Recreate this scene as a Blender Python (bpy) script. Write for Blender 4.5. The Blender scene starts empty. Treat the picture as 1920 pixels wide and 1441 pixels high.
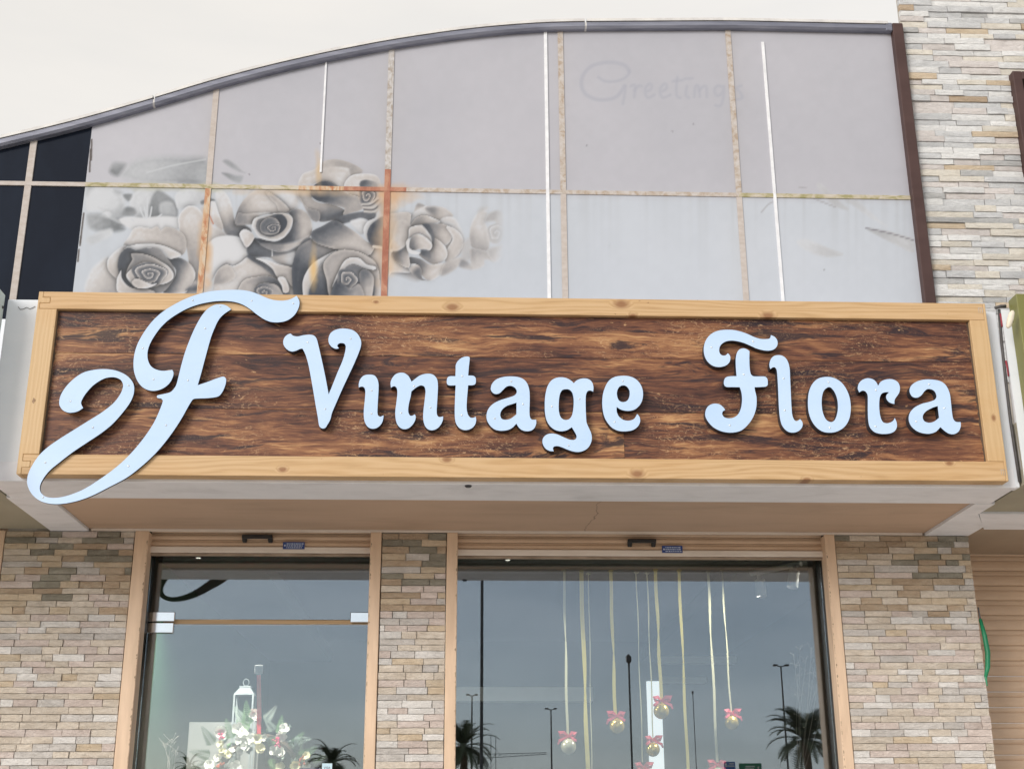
import bpy, bmesh, math, random
import numpy as np
from mathutils import Vector, Matrix
random.seed(7); rng = np.random.default_rng(11)
scene = bpy.context.scene
COL = scene.collection
# ------------------------------------------------------------------ camera, world, sun, exposure
EYE = np.array([0.0, 0.0, 1.6]); FPX = 2412.06; PITCH, YAW, ROLL = .334058, .0433546, -.0041918
cp, sp, cy, sy = math.cos(PITCH), math.sin(PITCH), math.cos(YAW), math.sin(YAW)
FWD = np.array([sy*cp, cy*cp, sp]); R0 = np.array([cy, -sy, 0]); U0 = np.cross(R0, FWD)
cr, sr = math.cos(ROLL), math.sin(ROLL); RGT = cr*R0+sr*U0; UPV = cr*U0-sr*R0
cam = bpy.data.cameras.new('camera'); camo = bpy.data.objects.new('camera', cam); COL.objects.link(camo)
cam.sensor_fit = 'HORIZONTAL'; cam.sensor_width = 36; cam.lens = 36*FPX/1920; cam.clip_start = .05; cam.clip_end = 3000
camo.matrix_world = Matrix([[RGT[i], UPV[i], -FWD[i], EYE[i]] for i in range(3)]+[[0, 0, 0, 1]])
scene.camera = camo
SUN_EL, SUN_AZ = math.radians(17), math.radians(220)      # low, out in front of the shopfront, behind thin cloud
sun = bpy.data.lights.new('sun', 'SUN'); sun.energy = 2.0; sun.angle = math.radians(28); sun.color = (1, .965, .91)
suno = bpy.data.objects.new('sun', sun); COL.objects.link(suno)
sd = Vector((math.sin(SUN_AZ)*math.cos(SUN_EL), math.cos(SUN_AZ)*math.cos(SUN_EL), math.sin(SUN_EL)))
suno.rotation_euler = (-sd).to_track_quat('-Z', 'Y').to_euler(); suno.location = (0, -5, 12)
W = bpy.data.worlds.new('World'); scene.world = W; W.use_nodes = True
nt = W.node_tree; nt.nodes.clear()
def wn(t, **k):
    n = nt.nodes.new(t)
    for a, b in k.items(): setattr(n, a, b)
    return n
wo = wn('ShaderNodeOutputWorld'); bg1 = wn('ShaderNodeBackground'); bg2 = wn('ShaderNodeBackground'); add = wn('ShaderNodeAddShader')
sky = wn('ShaderNodeTexSky', sky_type='NISHITA', sun_disc=False, sun_elevation=SUN_EL, sun_rotation=SUN_AZ, dust_density=.4)
bg1.inputs[1].default_value = .05; nt.links.new(sky.outputs[0], bg1.inputs[0])
tc = wn('ShaderNodeTexCoord'); mp = wn('ShaderNodeMapping'); mp.inputs['Scale'].default_value = (3.4, 3.4, 13)
nz = wn('ShaderNodeTexNoise'); nz.inputs['Scale'].default_value = 1.7; nz.inputs['Detail'].default_value = 5; nz.inputs['Roughness'].default_value = .52
rp = wn('ShaderNodeValToRGB'); rp.color_ramp.elements[0].position = .34; rp.color_ramp.elements[1].position = .66
rp.color_ramp.elements[0].color = (.66, .70, .75, 1); rp.color_ramp.elements[1].color = (1, 1, 1, 1)
sx = wn('ShaderNodeSeparateXYZ'); mr = wn('ShaderNodeMapRange')       # overcast sky: dimmer to the horizon, brightest overhead
mr.inputs[1].default_value = 0; mr.inputs[2].default_value = .62; mr.inputs[3].default_value = .59; mr.inputs[4].default_value = .69
nt.links.new(tc.outputs['Generated'], mp.inputs[0]); nt.links.new(mp.outputs[0], nz.inputs[0]); nt.links.new(nz.outputs[0], rp.inputs[0])
nt.links.new(tc.outputs['Generated'], sx.inputs[0]); nt.links.new(sx.outputs[2], mr.inputs[0])
el = wn('ShaderNodeValToRGB'); el.color_ramp.elements[0].position = .03; el.color_ramp.elements[1].position = .45
el.color_ramp.elements[0].color = (.84, .92, 1.09, 1); el.color_ramp.elements[1].color = (1, .92, .80, 1); nt.links.new(sx.outputs[2], el.inputs[0])
cm = wn('ShaderNodeMix', data_type='RGBA', blend_type='MULTIPLY'); fade = wn('ShaderNodeMapRange')     # cloud banks low down melt into an even veil overhead
for i_, v_ in ((1, .02), (2, .42), (3, 1.0), (4, .16)): fade.inputs[i_].default_value = v_
nt.links.new(sx.outputs[2], fade.inputs[0]); cs = wn('ShaderNodeMix', data_type='RGBA'); nt.links.new(fade.outputs[0], cs.inputs[0]); cs.inputs[6].default_value = (1, 1, 1, 1); nt.links.new(rp.outputs[0], cs.inputs[7]); cm.inputs[0].default_value = 1; nt.links.new(cs.outputs[2], cm.inputs[6]); nt.links.new(el.outputs[0], cm.inputs[7])
nt.links.new(cm.outputs[2], bg2.inputs[0]); nt.links.new(mr.outputs[0], bg2.inputs[1])
nt.links.new(bg1.outputs[0], add.inputs[0]); nt.links.new(bg2.outputs[0], add.inputs[1]); nt.links.new(add.outputs[0], wo.inputs[0])
vs = scene.view_settings; vs.view_transform = 'Standard'; vs.look = 'None'; vs.exposure = 0.30; vs.gamma = 1; vs.use_curve_mapping = False
scene.render.engine = 'CYCLES'
scene.cycles.max_bounces = 7; scene.cycles.transparent_max_bounces = 10; scene.cycles.glossy_bounces = 4

# ------------------------------------------------------------------ measuring helpers: a drawing point on a real plane
def ray(px, py): return FWD+RGT*(px-960)/FPX-UPV*(py-720.5)/FPX
def aty(px, py, Y): d = ray(px, py); return EYE+d*(Y/d[1])
def atz(px, py, Z): d = ray(px, py); return EYE+d*((Z-1.6)/d[2])
def proj(P):
    v = np.asarray(P)-EYE; w = v@FWD
    return 960+FPX*(v@RGT)/w, 720.5-FPX*(v@UPV)/w
WALL = 6.5; GLASS = 6.67; SOF = 3.05; FRONT = 5.52; FACE = 5.45
def mirrored(px, py, Ym): p = aty(px, py, Ym); return np.array([p[0], 2*GLASS-p[1], p[2]])   # a thing across the road, known from its reflection
def lin(c):
    c = np.asarray(c, float)/255.0
    return np.where(c <= .04045, c/12.92, ((c+.055)/1.055)**2.4)

# ------------------------------------------------------------------ materials
MATS = {}
class NT:
    def __init__(s, name):
        s.m = bpy.data.materials.new(name); s.m.use_nodes = True; s.t = s.m.node_tree
        s.b = s.t.nodes['Principled BSDF']; s.o = s.t.nodes['Material Output']
        s.pos = s.n('ShaderNodeNewGeometry').outputs['Position']
        MATS[name] = s.m
    def n(s, t, **k):
        x = s.t.nodes.new(t)
        for a, b in k.items(): setattr(x, a, b)
        return x
    def l(s, a, b): s.t.links.new(a, b)
    def mapv(s, scale, loc=(0, 0, 0), src=None):
        m = s.n('ShaderNodeMapping'); m.inputs['Scale'].default_value = scale; m.inputs['Location'].default_value = loc
        s.l(src or s.pos, m.inputs[0]); return m.outputs[0]
    def noise(s, vec, scale=1, detail=5, rough=.55, dist=0):
        x = s.n('ShaderNodeTexNoise'); x.inputs['Scale'].default_value = scale; x.inputs['Detail'].default_value = detail
        x.inputs['Roughness'].default_value = rough; x.inputs['Distortion'].default_value = dist; s.l(vec, x.inputs[0]); return x.outputs[0]
    def ramp(s, fac, stops, interp='LINEAR'):
        r = s.n('ShaderNodeValToRGB'); e = r.color_ramp; e.interpolation = interp
        while len(e.elements) < len(stops): e.elements.new(.5)
        for el, (p, c) in zip(e.elements, stops):
            el.position = p; el.color = (*(c if hasattr(c, '__len__') else (c, c, c)), 1)
        s.l(fac, r.inputs[0]); return r.outputs[0]
    def mix(s, fac, a, b, mode='MIX'):
        m = s.n('ShaderNodeMix', data_type='RGBA', blend_type=mode)
        for i, v in ((0, fac), (6, a), (7, b)):
            if hasattr(v, 'is_linked') or hasattr(v, 'links'): s.l(v, m.inputs[i])
            elif i == 0: m.inputs[0].default_value = v
            else: m.inputs[i].default_value = (*v, 1)
        return m.outputs[2]
    def math(s, op, a, b=0, c=None):
        m = s.n('ShaderNodeMath', operation=op)
        for i, v in enumerate((a, b, c)):
            if v is None: continue
            if hasattr(v, 'links'): s.l(v, m.inputs[i])
            else: m.inputs[i].default_value = v
        return m.outputs[0]
    def base(s, c):
        if hasattr(c, 'links'): s.l(c, s.b.inputs['Base Color'])
        else: s.b.inputs['Base Color'].default_value = (*c, 1)
    def bump(s, h, dist=.003, st=1):
        x = s.n('ShaderNodeBump'); x.inputs['Distance'].default_value = dist; x.inputs['Strength'].default_value = st
        s.l(h, x.inputs['Height']); s.l(x.outputs[0], s.b.inputs['Normal'])
    def set(s, rough=.6, metal=0, spec=.5):
        s.b.inputs['Roughness'].default_value = rough; s.b.inputs['Metallic'].default_value = metal
        s.b.inputs['Specular IOR Level'].default_value = spec; return s.m
    def rnd(s, col, amt):
        oi = s.n('ShaderNodeObjectInfo').outputs['Random']
        v = s.math('MULTIPLY_ADD', oi, 2*amt, 1-amt)
        vm = s.n('ShaderNodeVectorMath', operation='SCALE'); s.l(col, vm.inputs[0]); s.l(v, vm.inputs['Scale']); return vm.outputs[0]
def mat(name, c1, c2=None, scale=(8, 8, 8), rough=.6, metal=0, spec=.5, bump=0, bs=None, rnd=0, lo=.35, hi=.65, detail=6):
    s = NT(name); c2 = c2 or tuple(min(1, x*1.12) for x in c1)
    n = s.noise(s.mapv(scale), 1, detail, .6)
    c = s.ramp(n, [(lo, c1), (hi, c2)])
    if rnd: c = s.rnd(c, rnd)
    s.base(c)
    if bump: s.bump(s.noise(s.mapv(bs or tuple(x*4 for x in scale)), 1, 6, .65), bump)
    return s.set(rough, metal, spec)

mat('paving', (.56, .53, .49), (.64, .61, .57), (3, 3, 3), .85, bump=.004)
mat('asphalt', (.045, .045, .048), (.06, .06, .062), (20, 20, 20), .9, bump=.004)
mat('kerb', (.42, .41, .39), (.5, .49, .46), (6, 6, 6), .85, bump=.003)
mat('road_paint', (.6, .6, .58), (.75, .75, .72), (9, 9, 9), .7)
mat('sand', (.46, .39, .29), (.54, .46, .35), (.6, .6, .6), .95, bump=.01)
def stone_mat(name, a, b, c):
    s = NT(name)
    n1 = s.noise(s.mapv((9, 9, 26)), 1, 5, .62, .8); n2 = s.ramp(s.noise(s.mapv((38, 38, 90)), 1, 4, .7, 1.0), [(.35, 1.0), (.6, 0.0)])
    col = s.ramp(n1, [(.28, a), (.52, b), (.74, c)])
    col = s.mix(s.math('MULTIPLY', n2, .45), col, tuple(x*.70 for x in b)); col = s.rnd(col, .10)
    s.base(col)
    s.bump(s.math('ADD', s.noise(s.mapv((34, 34, 80)), 1, 5, .7, 1.5), s.math('MULTIPLY', s.noise(s.mapv((150, 150, 240)), 1, 2, .6), .4)), .010, 1.0)
    s.set(.82, 0, .35)
stone_mat('stone_cream', (0.572, 0.481, 0.388), (0.694, 0.606, 0.511), (0.763, 0.683, 0.594))
stone_mat('stone_grey', (0.519, 0.476, 0.433), (0.636, 0.590, 0.553), (0.710, 0.667, 0.630))
stone_mat('stone_pink', (0.562, 0.460, 0.408), (0.673, 0.570, 0.517), (0.742, 0.647, 0.594))
stone_mat('stone_white', (0.647, 0.611, 0.573), (0.784, 0.746, 0.712), (0.859, 0.818, 0.790))
stone_mat('stone_ochre', (0.551, 0.424, 0.290), (0.657, 0.533, 0.393), (0.721, 0.611, 0.480))
stone_mat('stone_rust', (.40, .285, .19), (.51, .39, .28), (.56, .46, .35))
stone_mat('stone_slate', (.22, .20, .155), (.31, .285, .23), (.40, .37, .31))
stone_mat('cool_grey', (.50, .50, .505), (.63, .63, .635), (.73, .73, .73))
stone_mat('cool_white', (.66, .655, .645), (.79, .78, .77), (.86, .85, .835))
stone_mat('cool_dark', (.38, .375, .37), (.49, .485, .48), (.58, .575, .565))
stone_mat('cool_cream', (.62, .565, .485), (.74, .69, .61), (.81, .765, .695))
stone_mat('cool_pink', (.58, .525, .50), (.69, .64, .615), (.76, .715, .695))
mat('mortar', (.36, .32, .275), (.46, .42, .37), (20, 20, 20), .95)
mat('fascia_paint', (.70, .73, .78), (.76, .78, .82), (2.5, 2.5, 5), .5, bump=.0006)
def border():
    s = NT('border_paint')
    n = s.noise(s.mapv((4, 9, 4)), 1, 6, .6, .6); c = s.ramp(n, [(.25, (.66, .66, .69)), (.5, (.77, .77, .81)), (.7, (.81, .81, .85))])
    s.base(c); s.bump(s.noise(s.mapv((30, 30, 30)), 1, 5), .001); s.set(.7)
border()
def soffit():
    s = NT('soffit_paint')
    n = s.noise(s.mapv((1.2, 2.5, 1)), 1, 5, .55); c = s.ramp(n, [(.3, (.48, .335, .24)), (.7, (.55, .39, .285))])
    x = s.n('ShaderNodeSeparateXYZ'); s.l(s.pos, x.inputs[0])
    w = s.noise(s.mapv((5, 5, 5)), 1, 4, .6)
    # hair crack running from the front edge to the wall
    d = s.math('ABSOLUTE', s.math('SUBTRACT', s.math('SUBTRACT', x.outputs[0], s.math('MULTIPLY', s.math('SUBTRACT', w, .5), .12)), s.math('MULTIPLY_ADD', x.outputs[1], -.02, .79)))
    k = s.ramp(d, [(0, .7), (.003, 0.0)])
    st = s.ramp(s.noise(s.mapv((.7, 3.5, 1), loc=(3, 1, 0)), 1, 5, .7, .8), [(.52, 0.0), (.72, .30)]); c = s.mix(st, c, (.25, .18, .13)); s.base(s.mix(k, c, (.09, .07, .055))); s.bump(s.noise(s.mapv((60, 60, 60)), 1, 4), .0008); s.set(.75)
soffit()
mat('soffit_olive', (.30, .275, .21), (.36, .33, .255), (2, 2, 2), .75)
mat('soffit_brown', (.33, .255, .185), (.40, .31, .23), (2, 2, 2), .75)
mat('letter_face', (.455, .605, .825), (.515, .655, .865), (2.5, 2.5, 5), .30, spec=.5, lo=.3, hi=.7)
mat('letter_edge', (.018, .018, .024), (.035, .033, .04), (10, 10, 10), .5)
mat('rivet', (.62, .68, .76), (.75, .8, .86), (50, 50, 50), .22, .55)
KN = [(848, 576, .85), (1165, 570, .95), (1187, 592, .55), (1440, 592, .8), (530, 880, .55), (838, 861, .6), (1195, 888, .8), (1513, 900, .6), (1863, 783, .45), (705, 566, .35), (1780, 868, .5)]
def pine(name, vertical):
    s = NT(name); x = s.n('ShaderNodeSeparateXYZ'); s.l(s.pos, x.inputs[0])
    along, across = (x.outputs[2], x.outputs[0]) if vertical else (x.outputs[0], x.outputs[2])
    low = s.noise(s.mapv((.9, 2, 9) if not vertical else (9, 2, .9)), 1, 3, .5)
    ph = s.math('ADD', s.math('MULTIPLY', across, 210), s.math('MULTIPLY', low, 46))
    kn = None
    if not vertical or True:
        for (kx, ky, ks) in KN:
            p = aty(kx, ky, FACE)
            dx = s.math('MULTIPLY', s.math('SUBTRACT', x.outputs[0], float(p[0])), .62 if not vertical else 1)
            dz = s.math('MULTIPLY', s.math('SUBTRACT', x.outputs[2], float(p[2])), 1 if not vertical else .62)
            d = s.math('SQRT', s.math('ADD', s.math('MULTIPLY', dx, dx), s.math('MULTIPLY', dz, dz)))
            g = s.math('MAXIMUM', s.math('SUBTRACT', 1, s.math('DIVIDE', d, .040*ks)), 0)
            kn = g if kn is None else s.math('MAXIMUM', kn, g)
    ph = s.math('ADD', ph, s.math('MULTIPLY', kn, 15))
    wv = s.math('MULTIPLY_ADD', s.math('SINE', ph), .5, .5)
    fine = s.noise(s.mapv((6, 20, 260) if not vertical else (260, 20, 6)), 1, 4, .6)
    g = s.math('ADD', s.math('MULTIPLY', wv, .36), s.math('MULTIPLY', fine, .64))
    if vertical: c = s.ramp(g, [(.2, (.52, .345, .175)), (.75, (.575, .395, .215))])
    else: c = s.ramp(g, [(.10, (.37, .22, .10)), (.40, (.515, .335, .17)), (.8, (.59, .40, .225))])
    st = s.noise(s.mapv((1.5, 3, 6)), 1, 4, .6); c = s.mix(s.ramp(st, [(.5, 0.0), (.75, .35)]), c, (.50, .28, .11))
    c = s.mix(s.ramp(kn, [(.2, 0.0), (.5, .40), (.62, .62), (.75, .80)]), c, (.22, .09, .035))
    sp = s.noise(s.mapv((26, 26, 26)), 1, 2, .5); c = s.mix(s.ramp(sp, [(.76, 0.0), (.79, .75)]), c, (.14, .06, .02))
    s.base(c); s.bump(g, .0012, .6); s.set(.48, 0, .4)
pine('pine', False); pine('pine_upright', True)
def oldwood():
    s = NT('weathered_wood'); oi = s.n('ShaderNodeObjectInfo').outputs['Random']
    off = s.n('ShaderNodeCombineXYZ'); s.l(s.math('MULTIPLY', oi, 37), off.inputs[0]); s.l(s.math('MULTIPLY', oi, 11), off.inputs[2])
    va = s.n('ShaderNodeVectorMath', operation='ADD'); s.l(s.pos, va.inputs[0]); s.l(off.outputs[0], va.inputs[1]); P = va.outputs[0]
    wob = s.noise(s.mapv((2.6, 1, 5), src=P), 1, 3, .6); wz = s.n('ShaderNodeCombineXYZ'); s.l(s.math('MULTIPLY', s.math('SUBTRACT', wob, .5), .07), wz.inputs[2])
    vb = s.n('ShaderNodeVectorMath', operation='ADD'); s.l(P, vb.inputs[0]); s.l(wz.outputs[0], vb.inputs[1]); P = vb.outputs[0]
    big = s.noise(s.mapv((1.1, 1, 6), src=P), 1, 4, .6, .9); mid = s.noise(s.mapv((2.0, 1, 27), src=P), 1, 5, .68, 1.8); fine = s.noise(s.mapv((5, 1, 85), src=P), 1, 4, .7, 1.8)
    g = s.math('ADD', s.math('ADD', s.math('MULTIPLY', big, .46), s.math('MULTIPLY', mid, .34)), s.math('MULTIPLY', fine, .26))
    c = s.ramp(g, [(.43, (.024, .010, .010)), (.48, (.072, .027, .019)), (.535, (.150, .058, .031)), (.59, (.27, .12, .055)), (.66, (.49, .275, .125))])
    dk = s.noise(s.mapv((1.3, 1, 13), src=P), 1, 5, .75, 1.6); c = s.mix(s.ramp(dk, [(.525, 0.0), (.60, .9)]), c, (.024, .013, .017))
    fl = s.noise(s.mapv((5, 1, 26), src=P), 1, 5, .75, 2.4); c = s.mix(s.ramp(fl, [(.63, 0.0), (.69, .8)]), c, (.50, .30, .15))
    cn = s.noise(s.mapv((1.8, 1, 2.6), loc=(5, 0, 3), src=P), 1, 3, .6); sc = s.noise(s.mapv((17, 1, 42), src=P), 1, 4, .8, 3.2)
    c = s.mix(s.math('MULTIPLY', s.ramp(cn, [(.50, 0.0), (.62, 1.0)]), s.ramp(sc, [(.56, 0.0), (.61, .7)])), c, (.50, .31, .17))
    s.base(c); s.bump(g, .0022, .7); s.set(.52, 0, .35)
oldwood()
mat('grime', (.05, .03, .02), (.10, .06, .035), (20, 20, 20), .8)
mat('trim_metal', (.16, .165, .21), (.26, .265, .32), (3, 14, 30), .48, .25, bump=.0008)
mat('trim_joint', (.55, .53, .52), (.7, .68, .66), (10, 10, 10), .7)
mat('brown_frame', (.062, .034, .031), (.078, .044, .040), (3, 3, 9), .5, spec=.25)
mat('joint_tape', (.43, .37, .33), (.50, .45, .42), (20, 20, 40), .7, bump=.001)
def tape(name, a, b, c, sc):
    s = NT(name); n = s.noise(s.mapv(sc), 1, 5, .65, .6); s.base(s.ramp(n, [(.38, a), (.5, b), (.62, c)])); s.set(.75)
tape('tape_grey', (.33, .28, .24), (.44, .41, .39), (.51, .49, .49), (40, 40, 26))
tape('tape_brown', (.37, .29, .225), (.45, .395, .35), (.50, .46, .44), (26, 26, 26))
tape('tape_rust', (.30, .11, .07), (.36, .15, .095), (.44, .23, .15), (16, 16, 9))
tape('tape_moss', (.30, .27, .13), (.44, .385, .27), (.51, .46, .40), (14, 14, 30))
tape('tape_orange', (.40, .17, .085), (.52, .36, .23), (.52, .45, .36), (30, 30, 9))
mat('seam_white', (.66, .66, .68), (.78, .78, .80), (20, 20, 20), .6)
mat('dark_void', (.008, .009, .012), (.014, .015, .02), (3, 3, 3), .8)
s = NT('upper_glass'); s.base(s.ramp(s.noise(s.mapv((2, 2, .8)), 1, 4, .6), [(.4, (.010, .013, .022)), (.7, (.016, .022, .036))])); s.set(.06, 0, .16)
s = NT('film'); a = s.n('ShaderNodeAttribute', attribute_name='print'); s.base(a.outputs['Color']); s.bump(s.noise(s.mapv((9, 9, 9)), 1, 3), .002, .25); s.set(.38, 0, .35)
def glass(name, tint, ior, rough=0.0):
    s = NT(name); s.t.nodes.remove(s.b)
    tr = s.n('ShaderNodeBsdfTransparent'); tr.inputs[0].default_value = (*tint, 1)
    gl = s.n('ShaderNodeBsdfGlossy'); gl.inputs['Roughness'].default_value = rough; gl.inputs[0].default_value = (.90, .945, 1.0, 1)
    df = s.n('ShaderNodeBsdfDiffuse'); df.inputs[0].default_value = (.35, .37, .38, 1)
    fr = s.n('ShaderNodeFresnel'); fr.inputs[0].default_value = ior
    mx = s.n('ShaderNodeMixShader'); s.l(fr.outputs[0], mx.inputs[0]); s.l(tr.outputs[0], mx.inputs[1]); s.l(gl.outputs[0], mx.inputs[2])
    # dust and drip marks on the pane
    d = s.ramp(s.noise(s.mapv((30, 30, 5)), 1, 6, .7, .8), [(.55, 0.0), (.78, .03)])
    m2 = s.n('ShaderNodeMixShader'); s.l(d, m2.inputs[0]); s.l(mx.outputs[0], m2.inputs[1]); s.l(df.outputs[0], m2.inputs[2])
    s.l(m2.outputs[0], s.o.inputs[0])
glass('shop_glass', (.90, .93, .92), 2.35)
glass('window_glass', (.5, .55, .6), 2.3)
mat('guide_paint', (.60, .43, .30), (.73, .535, .38), (22, 22, 3), .5, bump=.0008)
mat('guide_chip', (.24, .18, .13), (.34, .26, .18), (90, 90, 60), .85)
mat('slat_paint', (.58, .41, .285), (.66, .475, .335), (5, 5, 14), .5)
mat('rail_paint', (.66, .58, .51), (.76, .68, .61), (4, 4, 20), .5)
mat('rail_dirty', (.22, .165, .12), (.40, .31, .24), (7, 7, 30), .7)
mat('shadow_gap', (.03, .024, .02), (.05, .04, .03), (9, 9, 9), .9)
mat('black_plastic', (.012, .012, .013), (.02, .02, .022), (20, 20, 20), .4)
mat('sticker_blue', (.02, .05, .20), (.03, .075, .27), (60, 60, 60), .4)
mat('sticker_print', (.5, .58, .72), (.65, .7, .8), (90, 90, 90), .5)
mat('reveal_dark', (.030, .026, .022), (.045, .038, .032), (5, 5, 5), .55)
mat('polished_steel', (.72, .72, .72), (.82, .82, .82), (3, 3, 3), .12, 1)
mat('header_wood', (.40, .25, .12), (.52, .34, .18), (3, 3, 60), .5)
mat('pale_green_panel', (.52, .60, .58), (.57, .65, .63), (1.5, 1.5, 3), .4)
mat('olive_panel', (.165, .16, .042), (.19, .185, .052), (2, 2, 3), .45)
mat('screw', (.05, .05, .055), (.09, .09, .1), (40, 40, 40), .5, .6)
mat('cable', (.05, .045, .045), (.085, .08, .08), (20, 20, 20), .6)
mat('cable_red', (.30, .03, .05), (.36, .05, .07), (20, 20, 20), .6)
mat('conduit', (.42, .42, .44), (.5, .5, .52), (9, 9, 3), .5)
mat('lamp_cream', (.62, .55, .44), (.72, .65, .53), (20, 20, 20), .5)
mat('hose_green', (.005, .17, .075), (.01, .23, .10), (8, 8, 8), .45)
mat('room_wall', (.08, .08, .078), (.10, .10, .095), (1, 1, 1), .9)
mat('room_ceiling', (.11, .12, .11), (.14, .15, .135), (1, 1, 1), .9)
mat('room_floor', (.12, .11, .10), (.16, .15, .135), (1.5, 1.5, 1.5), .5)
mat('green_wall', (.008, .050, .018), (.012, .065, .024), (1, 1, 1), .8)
mat('white_matte', (.74, .75, .75), (.82, .82, .82), (3, 3, 3), .7)
mat('board_grey', (.30, .31, .31), (.36, .37, .37), (3, 3, 3), .8)
mat('lantern_white', (.27, .31, .34), (.33, .37, .40), (6, 6, 6), .5)
s = NT('lit_white'); s.base((.8, .8, .8)); s.b.inputs['Emission Color'].default_value = (.95, .98, 1, 1); s.b.inputs['Emission Strength'].default_value = .85; s.set(.6)
s = NT('lamp_glow'); s.base((.8, .78, .7)); s.b.inputs['Emission Color'].default_value = (1, .93, .8, 1); s.b.inputs['Emission Strength'].default_value = 1.2; s.set(.4)
mat('ribbon_gold', (.80, .66, .16), (.90, .76, .24), (20, 20, 3), .4)
mat('ribbon_white', (.66, .63, .40), (.74, .71, .50), (20, 20, 3), .45)
mat('ribbon_red', (.90, .05, .09), (.95, .08, .12), (9, 9, 9), .5)
mat('ribbon_pink', (.74, .07, .13), (.84, .12, .19), (9, 9, 9), .5)
mat('ball_pearl', (.66, .63, .47), (.76, .73, .57), (25, 25, 25), .28, .25)
mat('ball_gold', (.78, .54, .10), (.90, .68, .18), (12, 12, 12), .22, .6)
mat('petal_white', (.86, .86, .82), (.92, .92, .89), (20, 20, 20), .6)
mat('petal_cream', (.74, .70, .44), (.82, .78, .56), (20, 20, 20), .6)
mat('berry_pink', (.55, .03, .12), (.66, .06, .18), (30, 30, 30), .3)
mat('berry_red', (.40, .06, .02), (.52, .10, .03), (30, 30, 30), .35)
mat('fern_green', (.10, .22, .08), (.18, .32, .14), (12, 12, 12), .6, rnd=.25)
mat('sage_leaf', (.24, .32, .28), (.36, .44, .40), (12, 12, 12), .6, rnd=.2)
mat('dark_leaf', (.03, .06, .025), (.06, .10, .045), (12, 12, 12), .6, rnd=.25)
mat('twig', (.08, .055, .035), (.13, .09, .06), (30, 30, 30), .8)
mat('dried_grass', (.26, .25, .23), (.34, .32, .30), (30, 30, 30), .8)
mat('card_blue', (.50, .68, .78), (.58, .74, .83), (20, 20, 20), .5)
mat('card_ink', (.02, .03, .10), (.03, .04, .14), (20, 20, 20), .5)
mat('card_purple', (.10, .02, .20), (.13, .03, .25), (20, 20, 20), .5)
mat('palm_leaf', (.030, .050, .024), (.060, .085, .042), (3, 3, 3), .6)
mat('palm_trunk', (.09, .065, .045), (.15, .11, .08), (4, 4, 12), .9, bump=.02)
mat('lamp_steel', (.06, .06, .065), (.09, .09, .095), (3, 3, 3), .5, .4)
mat('road_sign_green', (.0, .13, .065), (.0, .16, .08), (3, 3, 3), .4)
mat('road_sign_blue', (.02, .10, .36), (.03, .13, .42), (3, 3, 3), .4)
mat('crane_steel', (.07, .07, .08), (.10, .10, .11), (1, 1, 1), .6)

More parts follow.
